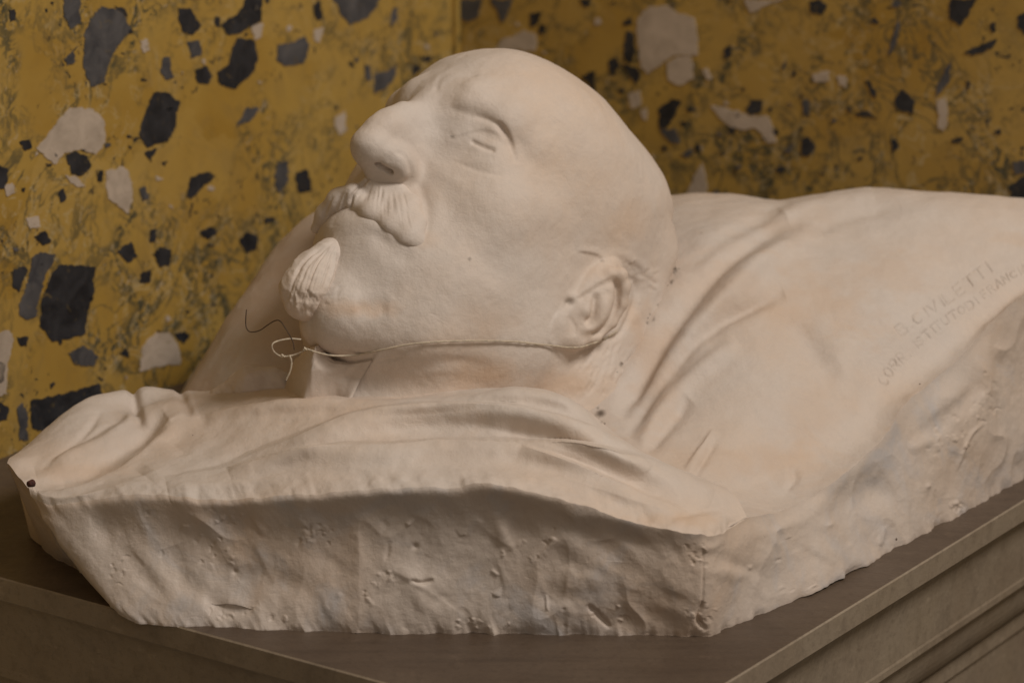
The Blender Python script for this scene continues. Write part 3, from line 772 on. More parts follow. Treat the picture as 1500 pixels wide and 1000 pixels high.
def pillow(cut):
    pts = list(EDGE[11:]) + list(px3([
        (1060, 740, 1.25), (1200, 600, 1.352), (1100, 650, 1.315), (1000, 690, 1.285), (940, 660, 1.31), (1300, 450, 1.432), (1200, 450, 1.425), (1100, 450, 1.415), (1000, 500, 1.40), (900, 600, 1.36), (905, 545, 1.395), (935, 495, 1.415), (960, 455, 1.43),
        (950, 560, 1.38), (1400, 350, 1.50), (1270, 330, 1.515), (1150, 350, 1.49), (1060, 350, 1.48), (1020, 340, 1.50),
        (1270, 276, 1.58), (1400, 282, 1.57), (1500, 291, 1.555), (1620, 310, 1.545), (1140, 291, 1.585), (1060, 283, 1.60), (990, 286, 1.61),
        (450, 316, 1.53), (420, 350, 1.515), (385, 392, 1.50), (350, 442, 1.48), (310, 512, 1.455), (272, 582, 1.43),
        (400, 450, 1.445), (400, 530, 1.40), (350, 540, 1.405), (440, 400, 1.47)]))
    pts += [(.25, 1.66, .11), (.15, 1.69, .10), (.05, 1.71, .11), (.35, 1.63, .10), (.45, 1.60, .09), (-.05, 1.62, .13), (-.08, 1.70, .08), (0, 1.48, .085), (.02, 1.42, .075), (-.05, 1.40, .07), (-.04, 1.54, .12),
            (-.17, 1.60, .09), (-.20, 1.55, .05), (-.23, 1.49, .01), (-.245, 1.44, -.01), (-.10, 1.34, .06), (0, 1.32, .06), (-.20, 1.40, .04)]
    T = TPS(pts, 4e-6)
    n, r = 1100, 460
    _e = smooth_line(EDGE[11:], 4000); _x = to_px(_e)[0]; _d = np.cumsum(np.where((_x > 1240) & (_x < 1515), 2.6, 1.0)); _d = (_d - _d[0]) / (_d[-1] - _d[0])
    _E = np.stack([np.interp(np.linspace(0, 1, 801), _d, _e[:, k]) for k in range(3)], 1)
    _R = smooth_line([(-.285, 1.42), (-.25, 1.43), (-.20, 1.375), *[tuple(p[:2] + [0, -.004]) for p in px3([(330, 592, 1.345), (420, 580, 1.335), (520, 580, 1.325), (620, 581, 1.315), (743, 567, 1.305), (811, 575, 1.30), (880, 620, 1.284), (950, 668, 1.255), (1040, 735, 1.218)])], EDGE[11, :2]], 300)
    F = np.vstack([_R[:-1], _E[:, :2]])
    B = smooth_line([(-.268, 1.47), (-.25, 1.54), (-.20, 1.63), (-.10, 1.70), (0, 1.73), (.1, 1.73), (.2, 1.70), (.3, 1.665), (.4, 1.63), (.48, 1.60)], n)
    tl = np.linspace(0, 1, r) ** 1.35
    t = tl[:, None, None]
    XY = (F[None] * (1 - t) + B[None] * t).reshape(-1, 2)
    z = np.maximum(T(XY), .002)
    eE = _E[:, 2]
    zz = z.reshape(r, n); w = np.clip(1 - tl / .12, 0, 1)[:, None]; w = w * w * (3 - 2 * w)
    zz[:, 299:] = zz[:, 299:] * (1 - w) + eE[None] * w
    w2 = np.clip(1 - tl / .10, 0, 1)[:, None]; zd = T_DRAPE(F[:299]) - np.interp(np.arange(299), [0, 270, 298], [.014, .010, 0])
    zz[:, :299] = np.where(w2 > 0, np.minimum(zz[:, :299], zd[None] * w2 + zz[:, :299] * (1 - w2)), zz[:, :299])
    V = np.c_[XY, zz.ravel()]; Q = grid_faces(r, n)
    S = Sculpt(V, Q); mm = .001
    # folds running from the neck up towards the far edge
    S.bump([(905, 610), (935, 560), (975, 490), (1020, 425), (1080, 365), (1150, 318)], 16, -7.0 * mm, .12)
    S.bump([(925, 640), (960, 575), (1000, 515), (1050, 450), (1120, 380), (1200, 335)], 16, 6.1 * mm, .2)
    S.bump([(918, 640), (945, 600), (985, 545), (1030, 490), (1080, 455), (1150, 430)], 11, -6.1 * mm, .15)
    S.bump([(940, 655), (975, 600), (1020, 550), (1080, 500)], 12, 4.5 * mm, .2)
    S.bump([(945, 665), (970, 630), (1010, 585)], 11, -3.6 * mm, .2)
    S.bump([(1000, 400), (1050, 352), (1110, 318), (1160, 296)], 11, -3.2 * mm, .35)
    S.bump([(1060, 372), (1120, 330), (1200, 300), (1280, 288)], 10, 2.8 * mm, .2)
    S.bump([(1180, 345), (1240, 320), (1320, 305)], 10, -1.9 * mm, .25)
    S.bump([(1130, 465), (1165, 480), (1200, 520), (1225, 580)], 20, -3.6 * mm, .25)
    S.bump([(1230, 640), (1240, 560), (1215, 490)], 28, 2.4 * mm, .25)
    S.step([(1004, 690), (1024, 660), (1046, 626)], 12, 3.5, 2.1 * mm, .25)
    S.bump([(1015, 700), (1035, 668), (1050, 640)], 6, -1.8 * mm, .25)
    S.bump([(1060, 720), (1110, 700), (1150, 690)], 16, -1.8 * mm, .25)
    S.bump([(1150, 720), (1165, 700), (1160, 680)], 6, -1.5 * mm, .2)
    S.apply()
    nz = fbm(S.V, .035, 3, 31) * .0012 + fbm(S.V, .008, 2, 13) * .00015
    rim = np.exp(-(tl / .03) ** 2).repeat(n) * fbm(S.V, .03, 3, 22) * .0012
    win = (1 - np.clip(1 - np.abs(np.arange(n) - 299) / 25, 0, 1)[None] * np.clip(1 - tl / .1, 0, 1)[:, None]).ravel()
    S.V = S.V + S.N * ((nz + rim) * win)[:, None]
    S.refresh()
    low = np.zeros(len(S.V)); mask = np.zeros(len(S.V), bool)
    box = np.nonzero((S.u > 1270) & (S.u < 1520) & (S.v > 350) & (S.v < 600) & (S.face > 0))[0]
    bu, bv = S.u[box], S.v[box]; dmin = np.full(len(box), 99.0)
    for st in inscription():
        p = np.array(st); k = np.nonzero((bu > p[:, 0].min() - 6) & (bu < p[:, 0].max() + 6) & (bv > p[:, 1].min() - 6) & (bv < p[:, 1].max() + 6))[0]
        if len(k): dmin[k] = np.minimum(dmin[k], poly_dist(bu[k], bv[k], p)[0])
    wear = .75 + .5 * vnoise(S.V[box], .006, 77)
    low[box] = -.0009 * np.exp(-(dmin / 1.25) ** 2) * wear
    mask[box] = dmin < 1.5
    S.V = S.V + S.N * low[:, None]
    return S, Q, n, r, mask

def rough_face(top):
    """hand-worked side of the cast, from the cut edge down to the shelf"""
    n = len(top); r = 210
    ft = smooth_line(FOOT, n)
    # match corners: share of the length at which the near corner sits
    def corner(P, c):
        d = np.concatenate([[0], np.cumsum(np.linalg.norm(np.diff(P[:, :2], axis=0), axis=1))]); i = np.argmin(np.linalg.norm(P[:, :2] - c[:2], axis=1)); return i, d
    it, dt = corner(top, EDGE[10]); ib, db = corner(ft, FOOT[12]); jt, _ = corner(top, EDGE[0]); jb, _ = corner(ft, FOOT[5])
    m = np.interp(dt, [0, dt[jt], dt[it], dt[-1]], [0, db[jb], db[ib], db[-1]])
    ft = np.stack([np.interp(m, db, ft[:, k]) for k in range(3)], 1)
    ft = ft; t = np.linspace(0, 1, r)[:, None, None]
    sm = top.copy(); c = np.ones(17) / 17
    for k in range(3): sm[:, k] = np.convolve(np.pad(top[:, k], 8, mode='edge'), c, 'valid')
    V = (sm[None] * (1 - t) + ft[None] * t) + (top - sm)[None] * np.exp(-t / .07)
    tt = np.linspace(0, 1, r)[:, None]
    nrm = np.zeros((n, 3)); tg = np.gradient(ft[:, :2] + top[:, :2], axis=0); nrm[:, 0] = tg[:, 1]; nrm[:, 1] = -tg[:, 0]
    nrm /= np.linalg.norm(nrm, axis=1)[:, None]
    hol = (1 - np.exp(-(tt / .16) ** 1.5)) * (1 - tt) ** 1.2 * 4 * .0024 - .0030 * (1 - np.exp(-tt / .03)) * np.exp(-(tt / .25) ** 2)           # undercut below the lip
    amp = np.interp(dt, [dt[jt], dt[jt] + .03, dt[jt] + .06, dt[it] - .16, dt[it] - .07, dt[it] - .02, dt[-1]], [.0, .5, 1, 1, .3, .0, .0])[None]
    V = V - nrm[None] * (hol * amp)[..., None]
    V = V.reshape(-1, 3); Q = grid_faces(r, n)[:, ::-1]
    S = Sculpt(V, Q); mm = .001; rnd = random.Random(11)
    sst = lambda x: np.clip(x, 0, 1) ** 2 * (3 - 2 * np.clip(x, 0, 1))
    ends = sst(np.arange(n) / 40)[None]
    fade = (sst(tt / .22) * ends).ravel()
    d = 1.3 * mm + fbm(S.V, .07, 2, 41) * 4.0 * mm - np.abs(vnoise(S.V + fbm(S.V, .05, 2, 3)[:, None] * .02, .038, 47)) * 3.2 * mm + fbm(S.V * [1, 1, .7], .011, 3, 49) * .35 * mm + fbm(S.V, .005, 2, 57) * .12 * mm
    S.disp += d * fade
    _ap = S.apply
    def faded():
        S.disp *= fade2; _ap()
    fade2 = (sst(tt / .14) * ends).ravel()
    S.apply()
    S.apply = faded
    # broad trowel and thumb strokes
    for k in range(60):
        x = rnd.uniform(110, 1490); lo = np.interp(x, [90, 850, 1040, 1160, 1290, 1500], [750, 750, 790, 760, 670, 470]); hi = np.interp(x, [90, 170, 1040, 1500], [800, 895, 920, 695])
        if hi - lo < 30: continue
        y = rnd.uniform(lo, hi); a = rnd.gauss(.8, .5); l = rnd.uniform(20, 55); c, s_ = math.cos(a) * l, math.sin(a) * l
        q = [(x - c, y - s_), (x + rnd.uniform(-8, 8), y + rnd.uniform(-8, 8)), (x + c, y + s_)]
        if rnd.random() < .5: S.bump(q, rnd.uniform(8, 18), rnd.choice((-1, -1, 1)) * rnd.uniform(.5, 1.4) * mm, .35)
        else: S.step(q if rnd.random() < .5 else q[::-1], rnd.uniform(16, 34), rnd.uniform(4, 9), rnd.uniform(.5, 1.2) * mm, .45)
    S.apply()
    # knife and finger marks
    cl = [(rnd.uniform(90, 1500)) for _ in range(14)]
    for k in range(16):
        x = rnd.choice(cl) + rnd.gauss(0, 35)
        lo = np.interp(x, [90, 850, 1040, 1160, 1290, 1500], [750, 750, 790, 760, 670, 470]); hi = np.interp(x, [90, 170, 1040, 1500], [800, 895, 920, 695])
        if hi - lo < 20: continue
        y = rnd.uniform(lo, hi); a = rnd.gauss(.9, .9); l = rnd.uniform(3, 9) * rnd.choice((1, 1, 1, 3)); c, s_ = math.cos(a) * l, math.sin(a) * l
        q = [(x - c, y - s_), (x + rnd.uniform(-3, 3), y + rnd.uniform(-3, 3)), (x + c, y + s_)]
        if rnd.random() < .5: S.step(q if rnd.random() < .5 else q[::-1], rnd.uniform(4, 14), 1.6, rnd.uniform(.3, 1.0) * mm, .3)
        else: S.bump(q, rnd.uniform(2, 6), rnd.choice((-1, -1, 1)) * rnd.uniform(.4, 1.0) * mm, .3)
    S.apply()
    for k in range(10):
        x = rnd.choice(cl) + rnd.gauss(0, 70); hi = np.interp(x, [90, 170, 1040, 1500], [800, 895, 920, 695]); y = hi - abs(rnd.gauss(0, 55))
        S.bump([(x, y)], rnd.uniform(1.6, 5), rnd.choice((-1.4, .9)) * rnd.uniform(.4, 1) * mm)
    for q, w, h in [([(600, 850), (618, 853), (635, 849)], 3, -1.6), ([(300, 880), (340, 893), (380, 890)], 9, -1.8),
                    ([(860, 885), (880, 905), (895, 920)], 4, -2.2), ([(1030, 880), (1022, 905), (1035, 925)], 4, -2.2), ([(1030, 800), (1030, 850), (1028, 900)], 1.6, -1.0), ([(800, 870), (802, 895)], 2, .9),
                    ([(1060, 780), (1040, 800), (1020, 790)], 9, 1.6), ([(250, 800), (270, 850), (330, 885)], 18, -2.0), ([(1180, 770), (1240, 740), (1300, 700)], 20, -2.0), ([(1290, 800), (1295, 770)], 4, .8), ([(1405, 735), (1390, 742)], 4, 1.2),
                    ([(1350, 640), (1400, 600), (1440, 560)], 14, -2.0), ([(1400, 690), (1420, 640), (1440, 620)], 3, 1.0), ([(1330, 660), (1370, 640)], 10, 1.4), ([(800, 760), (870, 790), (940, 850)], 18, -2.2)]:
        S.bump(q, w, h * mm, .2)
    S.apply()
    # crumbled scabs: tight clusters of tiny breaks
    for cx, cy, rx, ry, m in [(458, 776, 28, 20, 16), (300, 800, 40, 30, 12), (320, 755, 30, 14, 9), (170, 830, 16, 40, 8), (900, 900, 40, 16, 14), (1020, 800, 22, 30, 12), (1025, 905, 20, 22, 10), (540, 860, 40, 30, 8), (780, 800, 60, 30, 8), (1385, 640, 45, 40, 18), (1440, 590, 30, 40, 10), (720, 912, 120, 8, 12), (350, 900, 90, 8, 10), (1400, 738, 16, 8, 6), (1180, 860, 60, 14, 8)]:
        for _ in range(m):
            x, y = rnd.gauss(cx, rx * .5), rnd.gauss(cy, ry * .5); a = rnd.uniform(-.6, 1.4); l = rnd.uniform(2, 7)
            q = [(x, y), (x + l * math.cos(a), y + l * math.sin(a)), (x + 2 * l * math.cos(a + .5), y + 2 * l * math.sin(a + .5))]
            if rnd.random() < .6: S.step(q, rnd.uniform(2.5, 7), 1.2, rnd.choice((.35, .6, -.45)) * mm, .3)
            else: S.bump(q, rnd.uniform(1.2, 2.6), rnd.choice((-.6, -.4, .3)) * mm, .3)
    S.apply()
    # ragged foot
    V = S.V.reshape(r, n, 3)
    rag = np.clip(fbm(np.c_[V[-1, :, :2], np.zeros(n)], .02, 4, 71), -1, 1) * .0014
    w = (np.linspace(0, 1, r) ** 14)[:, None]
    V[:, :, :2] += w[..., None] * nrm[None, :, :2] * (-np.abs(rag) * 2.2 * ends[0])[None, :, None]
    V[-2:, :, 2] -= np.array([.0003, .0008])[:, None]
    return V.reshape(-1, 3), Q
# ------------------------------------------------------------ the plaster cast
bust = empty('plaster_bust', (0.0, 1.40, 0.0))
tag(bust, 'cream plaster cast of a bald bearded man asleep on a pillow', 'sculpture')
f = build_head(.095)
V, Q = head_mesh(f); V = h2w(V)
GV, GQ = part_mesh(goatee, (-2, 7, -12), (2, 13, -4.5), .06)
GV = h2w(GV)
for it in range(2):
    V, = warp([V], contour(V, Q, HEAD_OUT))
V = sculpt_face(V, Q)
STAIN_H = [(915, 325, 40, 28, .3), (880, 400, 30, 14, .25), (525, 452, 70, 16, .7), (700, 548, 60, 22, .6), (830, 560, 60, 20, .5), (580, 300, 18, 14, .5), (745, 470, 50, 24, .2), (640, 400, 60, 40, .12), (930, 470, 20, 30, .5), (620, 350, 22, 16, .3), (800, 350, 40, 40, .15)]
rd = random.Random(21)
BOUND = [(989, 395), (975, 425), (955, 462), (935, 492), (912, 530), (890, 565), (876, 595), (884, 622)]
DIRT = []
bl = resample(spline(BOUND), 160)
for k in range(30):
    x, y = bl[int(rd.choice((.05, .3, .62, .95, .97, .99)) * 159 + rd.gauss(0, 5)) % 160]; r = rd.uniform(.9, 2.4)
    DIRT.append((x + rd.gauss(0, 2.5), y + rd.gauss(0, 2.5), r, r * rd.uniform(.6, 1.4), rd.uniform(.5, 1)))
head = mesh_obj('head', V, Q, M_HEAD, bust, True, {'stain': paint(V, STAIN_H), 'dirt': paint(V, DIRT + [(663, 200, 3, 1.5, .5), (688, 379, 3, 3, .6), (882, 382, 5, 1.6, .5), (834, 441, 6, 4, .35)])})
bvh = BVHTree.FromPolygons(V.tolist(), Q.tolist())
def cast(px, py, tree=None):
    d = ray(px, py); d = d / np.linalg.norm(d)
    h = (tree or bvh).ray_cast(Vector(CAM), Vector(d))
    return None if h[0] is None else np.array(h[0])
MV, MQ = part_mesh(lambda P: moustache(P, lambda a, b: w2h(cast(a, b) + (cast(a, b) - CAM) / np.linalg.norm(cast(a, b) - CAM) * .0032)), (-4.8, 5, -7), (4.5, 13, -1), .06); MV = h2w(MV)
MV = sculpt_moustache(MV, MQ); GV = sculpt_goatee(GV, GQ)
mesh_obj('moustache', MV, MQ, M_HAIR, head)
mesh_obj('goatee', GV, GQ, M_HAIR, head)
DV, DQ, _ = drape()
mesh_obj('drape', DV, DQ, M_CLOTH, bust, True, {'stain': paint(DV, [(300, 640, 120, 30, .15), (1000, 760, 50, 12, .5), (120, 690, 60, 14, .3), (700, 660, 150, 30, .1)]), 'dirt': paint(DV, DIRT)})
S, PQ, pn, pr, carved = pillow(None)
PV = S.V
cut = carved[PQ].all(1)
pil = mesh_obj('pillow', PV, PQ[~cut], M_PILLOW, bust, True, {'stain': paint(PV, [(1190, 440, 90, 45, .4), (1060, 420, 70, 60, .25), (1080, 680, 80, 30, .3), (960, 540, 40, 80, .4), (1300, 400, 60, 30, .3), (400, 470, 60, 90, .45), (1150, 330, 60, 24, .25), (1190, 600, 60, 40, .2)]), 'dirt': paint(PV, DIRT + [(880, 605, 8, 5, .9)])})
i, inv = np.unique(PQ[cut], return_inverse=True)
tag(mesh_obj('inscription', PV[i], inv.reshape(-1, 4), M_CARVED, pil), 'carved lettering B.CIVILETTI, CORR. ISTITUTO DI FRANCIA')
n1 = 620
side = DV.reshape(-1, n1, 3)[:-1][::-1, 0][:-1][::2]
top = np.vstack([side, DV[:n1], PV[300:pn:2]])
RV, RQ = rough_face(top)
mesh_obj('rough_side', RV, RQ, M_ROUGH, bust)

# ------------------------------------------------------------ collar, shirt, nail
hd = lambda a, b, off: (lambda c: c + (CAM - c) / np.linalg.norm(CAM - c) * off)(cast(a, b))
def loft(rows, n, m):
    R = [resample(np.array(r), n) for r in rows]
    R = np.stack(R); t = np.linspace(0, len(rows) - 1, m); i = np.minimum(t.astype(int), len(rows) - 2); w = (t - i)[:, None, None]
    return (R[i] * (1 - w) + R[i + 1] * w).reshape(-1, 3), grid_faces(m, n)
yc = lambda a, b, off: (lambda c: at_y(a, b, (c[1] if c is not None else 1.36) - off))(cast(a, b))
OF = [.004, .014, .018, .010, .005, .004, .0015]
rows = [[(430, 530), (446, 517), (461, 509), (470, 521), (486, 532), (510, 534), (546, 528)],
        [(421, 555), (438, 543), (456, 540), (476, 543), (492, 552), (511, 552), (530, 556)],
        [(404, 600), (424, 598), (442, 600), (478, 600), (497, 602), (503, 602), (507, 602)]]
yfix = [1.370, 1.352, 1.334, 1.332, 1.330, None, None]
rows = [[at_y(x, y, (yfix[i] if yfix[i] else cast(x, y)[1]) - OF[i] - (.004 if j == 2 and i < 5 else 0) * -1) for i, (x, y) in enumerate(r)] for j, r in enumerate(rows)]
over = [p + np.array([.002, .012, -.002]) for p in rows[0]]
under = [p + np.array([.002, .016, -.012]) for p in rows[0]]
CV, CQ = loft([under, over, [p + np.array([.0005, .003, .0006]) for p in rows[0]], rows[0], rows[1], rows[2]], 80, 90)
CV = relax(CV, CQ, 4, .6, -.3)
CV = CV + v_normals(CV, CQ) * (fbm(CV, .01, 3, 6) * .0004)[:, None]
CN = v_normals(CV, CQ)
mesh_obj('collar', CV, CQ if ((CAM - CV) * CN).sum() > 0 else CQ[:, ::-1], M_HEAD, bust)
lf = Field((-6, -6, -6), (6, 6, 6), .12)
lf.all(lambda F, P: chain(P, [(-3.2, 0, -1.0), (-1, 0, .2), (1.2, .3, .1), (2.6, 0, -1.2)], (1.2, 1.6, 1.5, 1.0), .8))
LV, LQ = surface_nets(lf.F, lf.lo, lf.h); LV = relax(LV, LQ, 6)
LV = at_y(385, 572, 1.375) + LV * .0075 * np.array([1, .9, .95])
LV = LV + v_normals(LV, LQ) * (fbm(LV, .012, 3, 4) * .0014)[:, None]
mesh_obj('shirt_fold', LV, LQ, M_HAIR, bust)
bmn = bmesh.new(); bmesh.ops.create_cone(bmn, cap_ends=True, segments=9, radius1=.0024, radius2=.0018, depth=.004)
bmesh.ops.bevel(bmn, geom=bmn.edges[:], offset=.0004, segments=1, affect='EDGES')
nd_ = (CAM - at_y(45, 708, 1.27)); nd_ /= np.linalg.norm(nd_)
bmesh.ops.transform(bmn, matrix=Matrix.Translation(Vector(at_y(45, 708, 1.266))) @ Vector((-.5, -.8, .1)).to_track_quat('Z', 'Y').to_matrix().to_4x4(), verts=bmn.verts)
me = bpy.data.meshes.new('nail'); bmn.to_mesh(me); bmn.free(); me.materials.append(M_RUST)
nail = bpy.data.objects.new('nail', me); col.objects.link(nail); nail.parent = bust; nail.matrix_parent_inverse = parent_world(bust).inverted()

# ------------------------------------------------------------ string and wire
def tube(name, pts, rad, mat, sub=6, seg=7, wob=0.0):
    P = spline(pts, sub); n = len(P); T = np.gradient(P, axis=0); T /= np.linalg.norm(T, axis=1)[:, None]
    up = np.array([.1, .3, .95]); V = []
    for i in range(n):
        a = np.cross(T[i], up); a /= np.linalg.norm(a); b = np.cross(a, T[i])
        r = rad * (1 + wob * math.sin(i * 1.9) + wob * .6 * math.sin(i * 4.7))
        V += [P[i] + r * (math.cos(k * 2 * math.pi / seg) * a + math.sin(k * 2 * math.pi / seg) * b) for k in range(seg)]
    F = [[i * seg + k, i * seg + (k + 1) % seg, (i + 1) * seg + (k + 1) % seg, (i + 1) * seg + k] for i in range(n - 1) for k in range(seg)]
    F += [list(range(seg))[::-1], list(range((n - 1) * seg, n * seg))]
    return mesh_obj(name, np.array(V), F, mat, None)
st = empty('string', hd(447, 512, .004)); tag(st, 'thin pale string tied with a bow round the neck of the cast', 'string')
def sub(o):
    o.parent = st; o.matrix_parent_inverse = parent_world(st).inverted(); return o
run = [at_y(468, 517, 1.314), at_y(492, 521, 1.314)] + [hd(a, b, .0018) for a, b in [(525, 519), (565, 511), (600, 504), (650, 500), (700, 499), (750, 500), (780, 503), (808, 506), (824, 508), (840, 509), (851, 508), (862, 505), (874, 501), (885, 496), (896, 490), (904, 485)]]
kn = at_y(450, 511, 1.315)
sub(tube('cord', [kn] + run, .00055, M_STRING, 8, 7, .15))
yk = 1.315
lp = [(450, 511), (438, 517), (425, 521), (410, 521), (400, 513), (399, 504), (408, 499), (425, 496), (441, 497)]
sub(tube('loop', [at_y(a, b, yk + .004 * math.sin(i)) for i, (a, b) in enumerate(lp)], .00048, M_STRING, 8, 7, .08))
sub(tube('tail', [at_y(a, b, yk) for a, b in [(424, 520), (427, 530), (425, 543), (419, 556)]], .0006, M_STRING, 6, 6, .08))
for a, b in ((447, 511), (414, 521)):
    bk = bmesh.new(); bmesh.ops.create_icosphere(bk, subdivisions=2, radius=.0011)
    for v in bk.verts: v.co += v.co * .3 * math.sin(v.co.x * 4000 + v.co.z * 3000)
    me = bpy.data.meshes.new('knot'); bmesh.ops.translate(bk, vec=at_y(a, b, yk - .001), verts=bk.verts); bk.to_mesh(me); bk.free(); me.materials.append(M_STRING)
    o = bpy.data.objects.new('knot', me); col.objects.link(o); sub(o)
wp = [(361, 453), (360, 468), (361, 480), (367, 486), (380, 484), (392, 476), (402, 470), (410, 470), (419, 482), (429, 500), (431, 512)]
tag(tube('wire', [at_y(a, b, 1.335 - .002 * i) for i, (a, b) in enumerate(wp)], .00032, M_WIRE, 8, 6), 'short bent dark wire sticking out beside the string bow', 'wire')
# ------------------------------------------------------------ walls
CORNER = np.array([-.045, 1.95])
WL = np.array([-.52, -.854]); WR = np.array([.854, -.52])       # directions of the two walls away from the corner
def wall_obj(name, d, nrm, length, flip):
    h0, h1 = -.6, 1.0; th = .06
    a = CORNER; b = CORNER + d * length
    o = -nrm * th
    c = [(*a, h0), (*b, h0), (*b, h1), (*a, h1), (*(a + o), h0), (*(b + o), h0), (*(b + o), h1), (*(a + o), h1)]
    F = [[0, 1, 2, 3], [5, 4, 7, 6], [4, 0, 3, 7], [1, 5, 6, 2], [3, 2, 6, 7], [4, 5, 1, 0]]
    if flip: F = [q[::-1] for q in F]
    w = mesh_obj(name, np.array(c), F, M_WALL, None, False)
    tag(w, kind='structure'); return w
NL = np.array([.854, -.52]); NR = np.array([-.52, -.854])
wl = wall_obj('wall_left', WL, NL, 1.2, True)
wr = wall_obj('wall_right', WR, NR, 1.2, False)
tag(wl, 'yellow marble wall panel with black, grey and white stone chips'); tag(wr, 'shaded yellow marble wall panel behind the pillow')
cs = CORNER + NL * .004; cw = WL * .007
c8 = [(*p, z) for z in (-.6, 1.0) for p in (CORNER + WL * .0005, cs + WL * .0005, cs + cw, CORNER + cw)]
strip = mesh_obj('corner_bead', np.array(c8), [[0, 1, 5, 4], [1, 2, 6, 5], [2, 3, 7, 6], [4, 5, 6, 7], [3, 2, 1, 0]], M_WALL, wl, False)
def on_wall(px, py, nrm):
    d = ray(px, py); k = ((CORNER - CAM[:2]) @ nrm) / (d[:2] @ nrm)
    return CAM + d * k
def chip(wall, nrm, k, pts, rnd):
    pts = np.array(pts, float)
    # rough outline between the traced corners
    out = []
    for i in range(len(pts)):
        a, b = pts[i], pts[(i + 1) % len(pts)]; l = np.linalg.norm(b - a); m = max(2, int(l / 3.2)); ph = rnd.uniform(0, 6)
        nn = np.array([b[1] - a[1], a[0] - b[0]]) / max(l, 1e-6)
        for j in range(m):
            t = j / m
            out.append(a + (b - a) * t + nn * (rnd.gauss(0, .55) + math.sin(t * math.pi) * (l * .05 * math.sin(ph) + .9 * math.sin(t * l * .35 + ph) + .6 * math.sin(t * l * .8 + 2 * ph))))
    P = np.array([on_wall(a, b, nrm) for a, b in out]); N3 = np.array([*nrm, 0])
    n = len(P); T = P + N3 * .0006; Bk = P - N3 * .002
    F = [list(range(n))] + [[i, i + n, (i + 1) % n + n, (i + 1) % n] for i in range(n)]
    me = bpy.data.meshes.new('stone_chip'); me.from_pydata(np.vstack([T, Bk]).tolist(), [], F); me.update()
    bm = bmesh.new(); bm.from_mesh(me); bmesh.ops.recalc_face_normals(bm, faces=bm.faces); bm.to_mesh(me); bm.free()
    o = bpy.data.objects.new('stone_chip', me); col.objects.link(o); me.materials.append(CHIP[k])
    o.parent = wall
A = lambda l: [(a * .62, b * .62) for a, b in l]
B_ = lambda l: [(860 + a * .4267, b * .4267) for a, b in l]
C_ = lambda l: [(480 + a * .32, b * .32) for a, b in l]
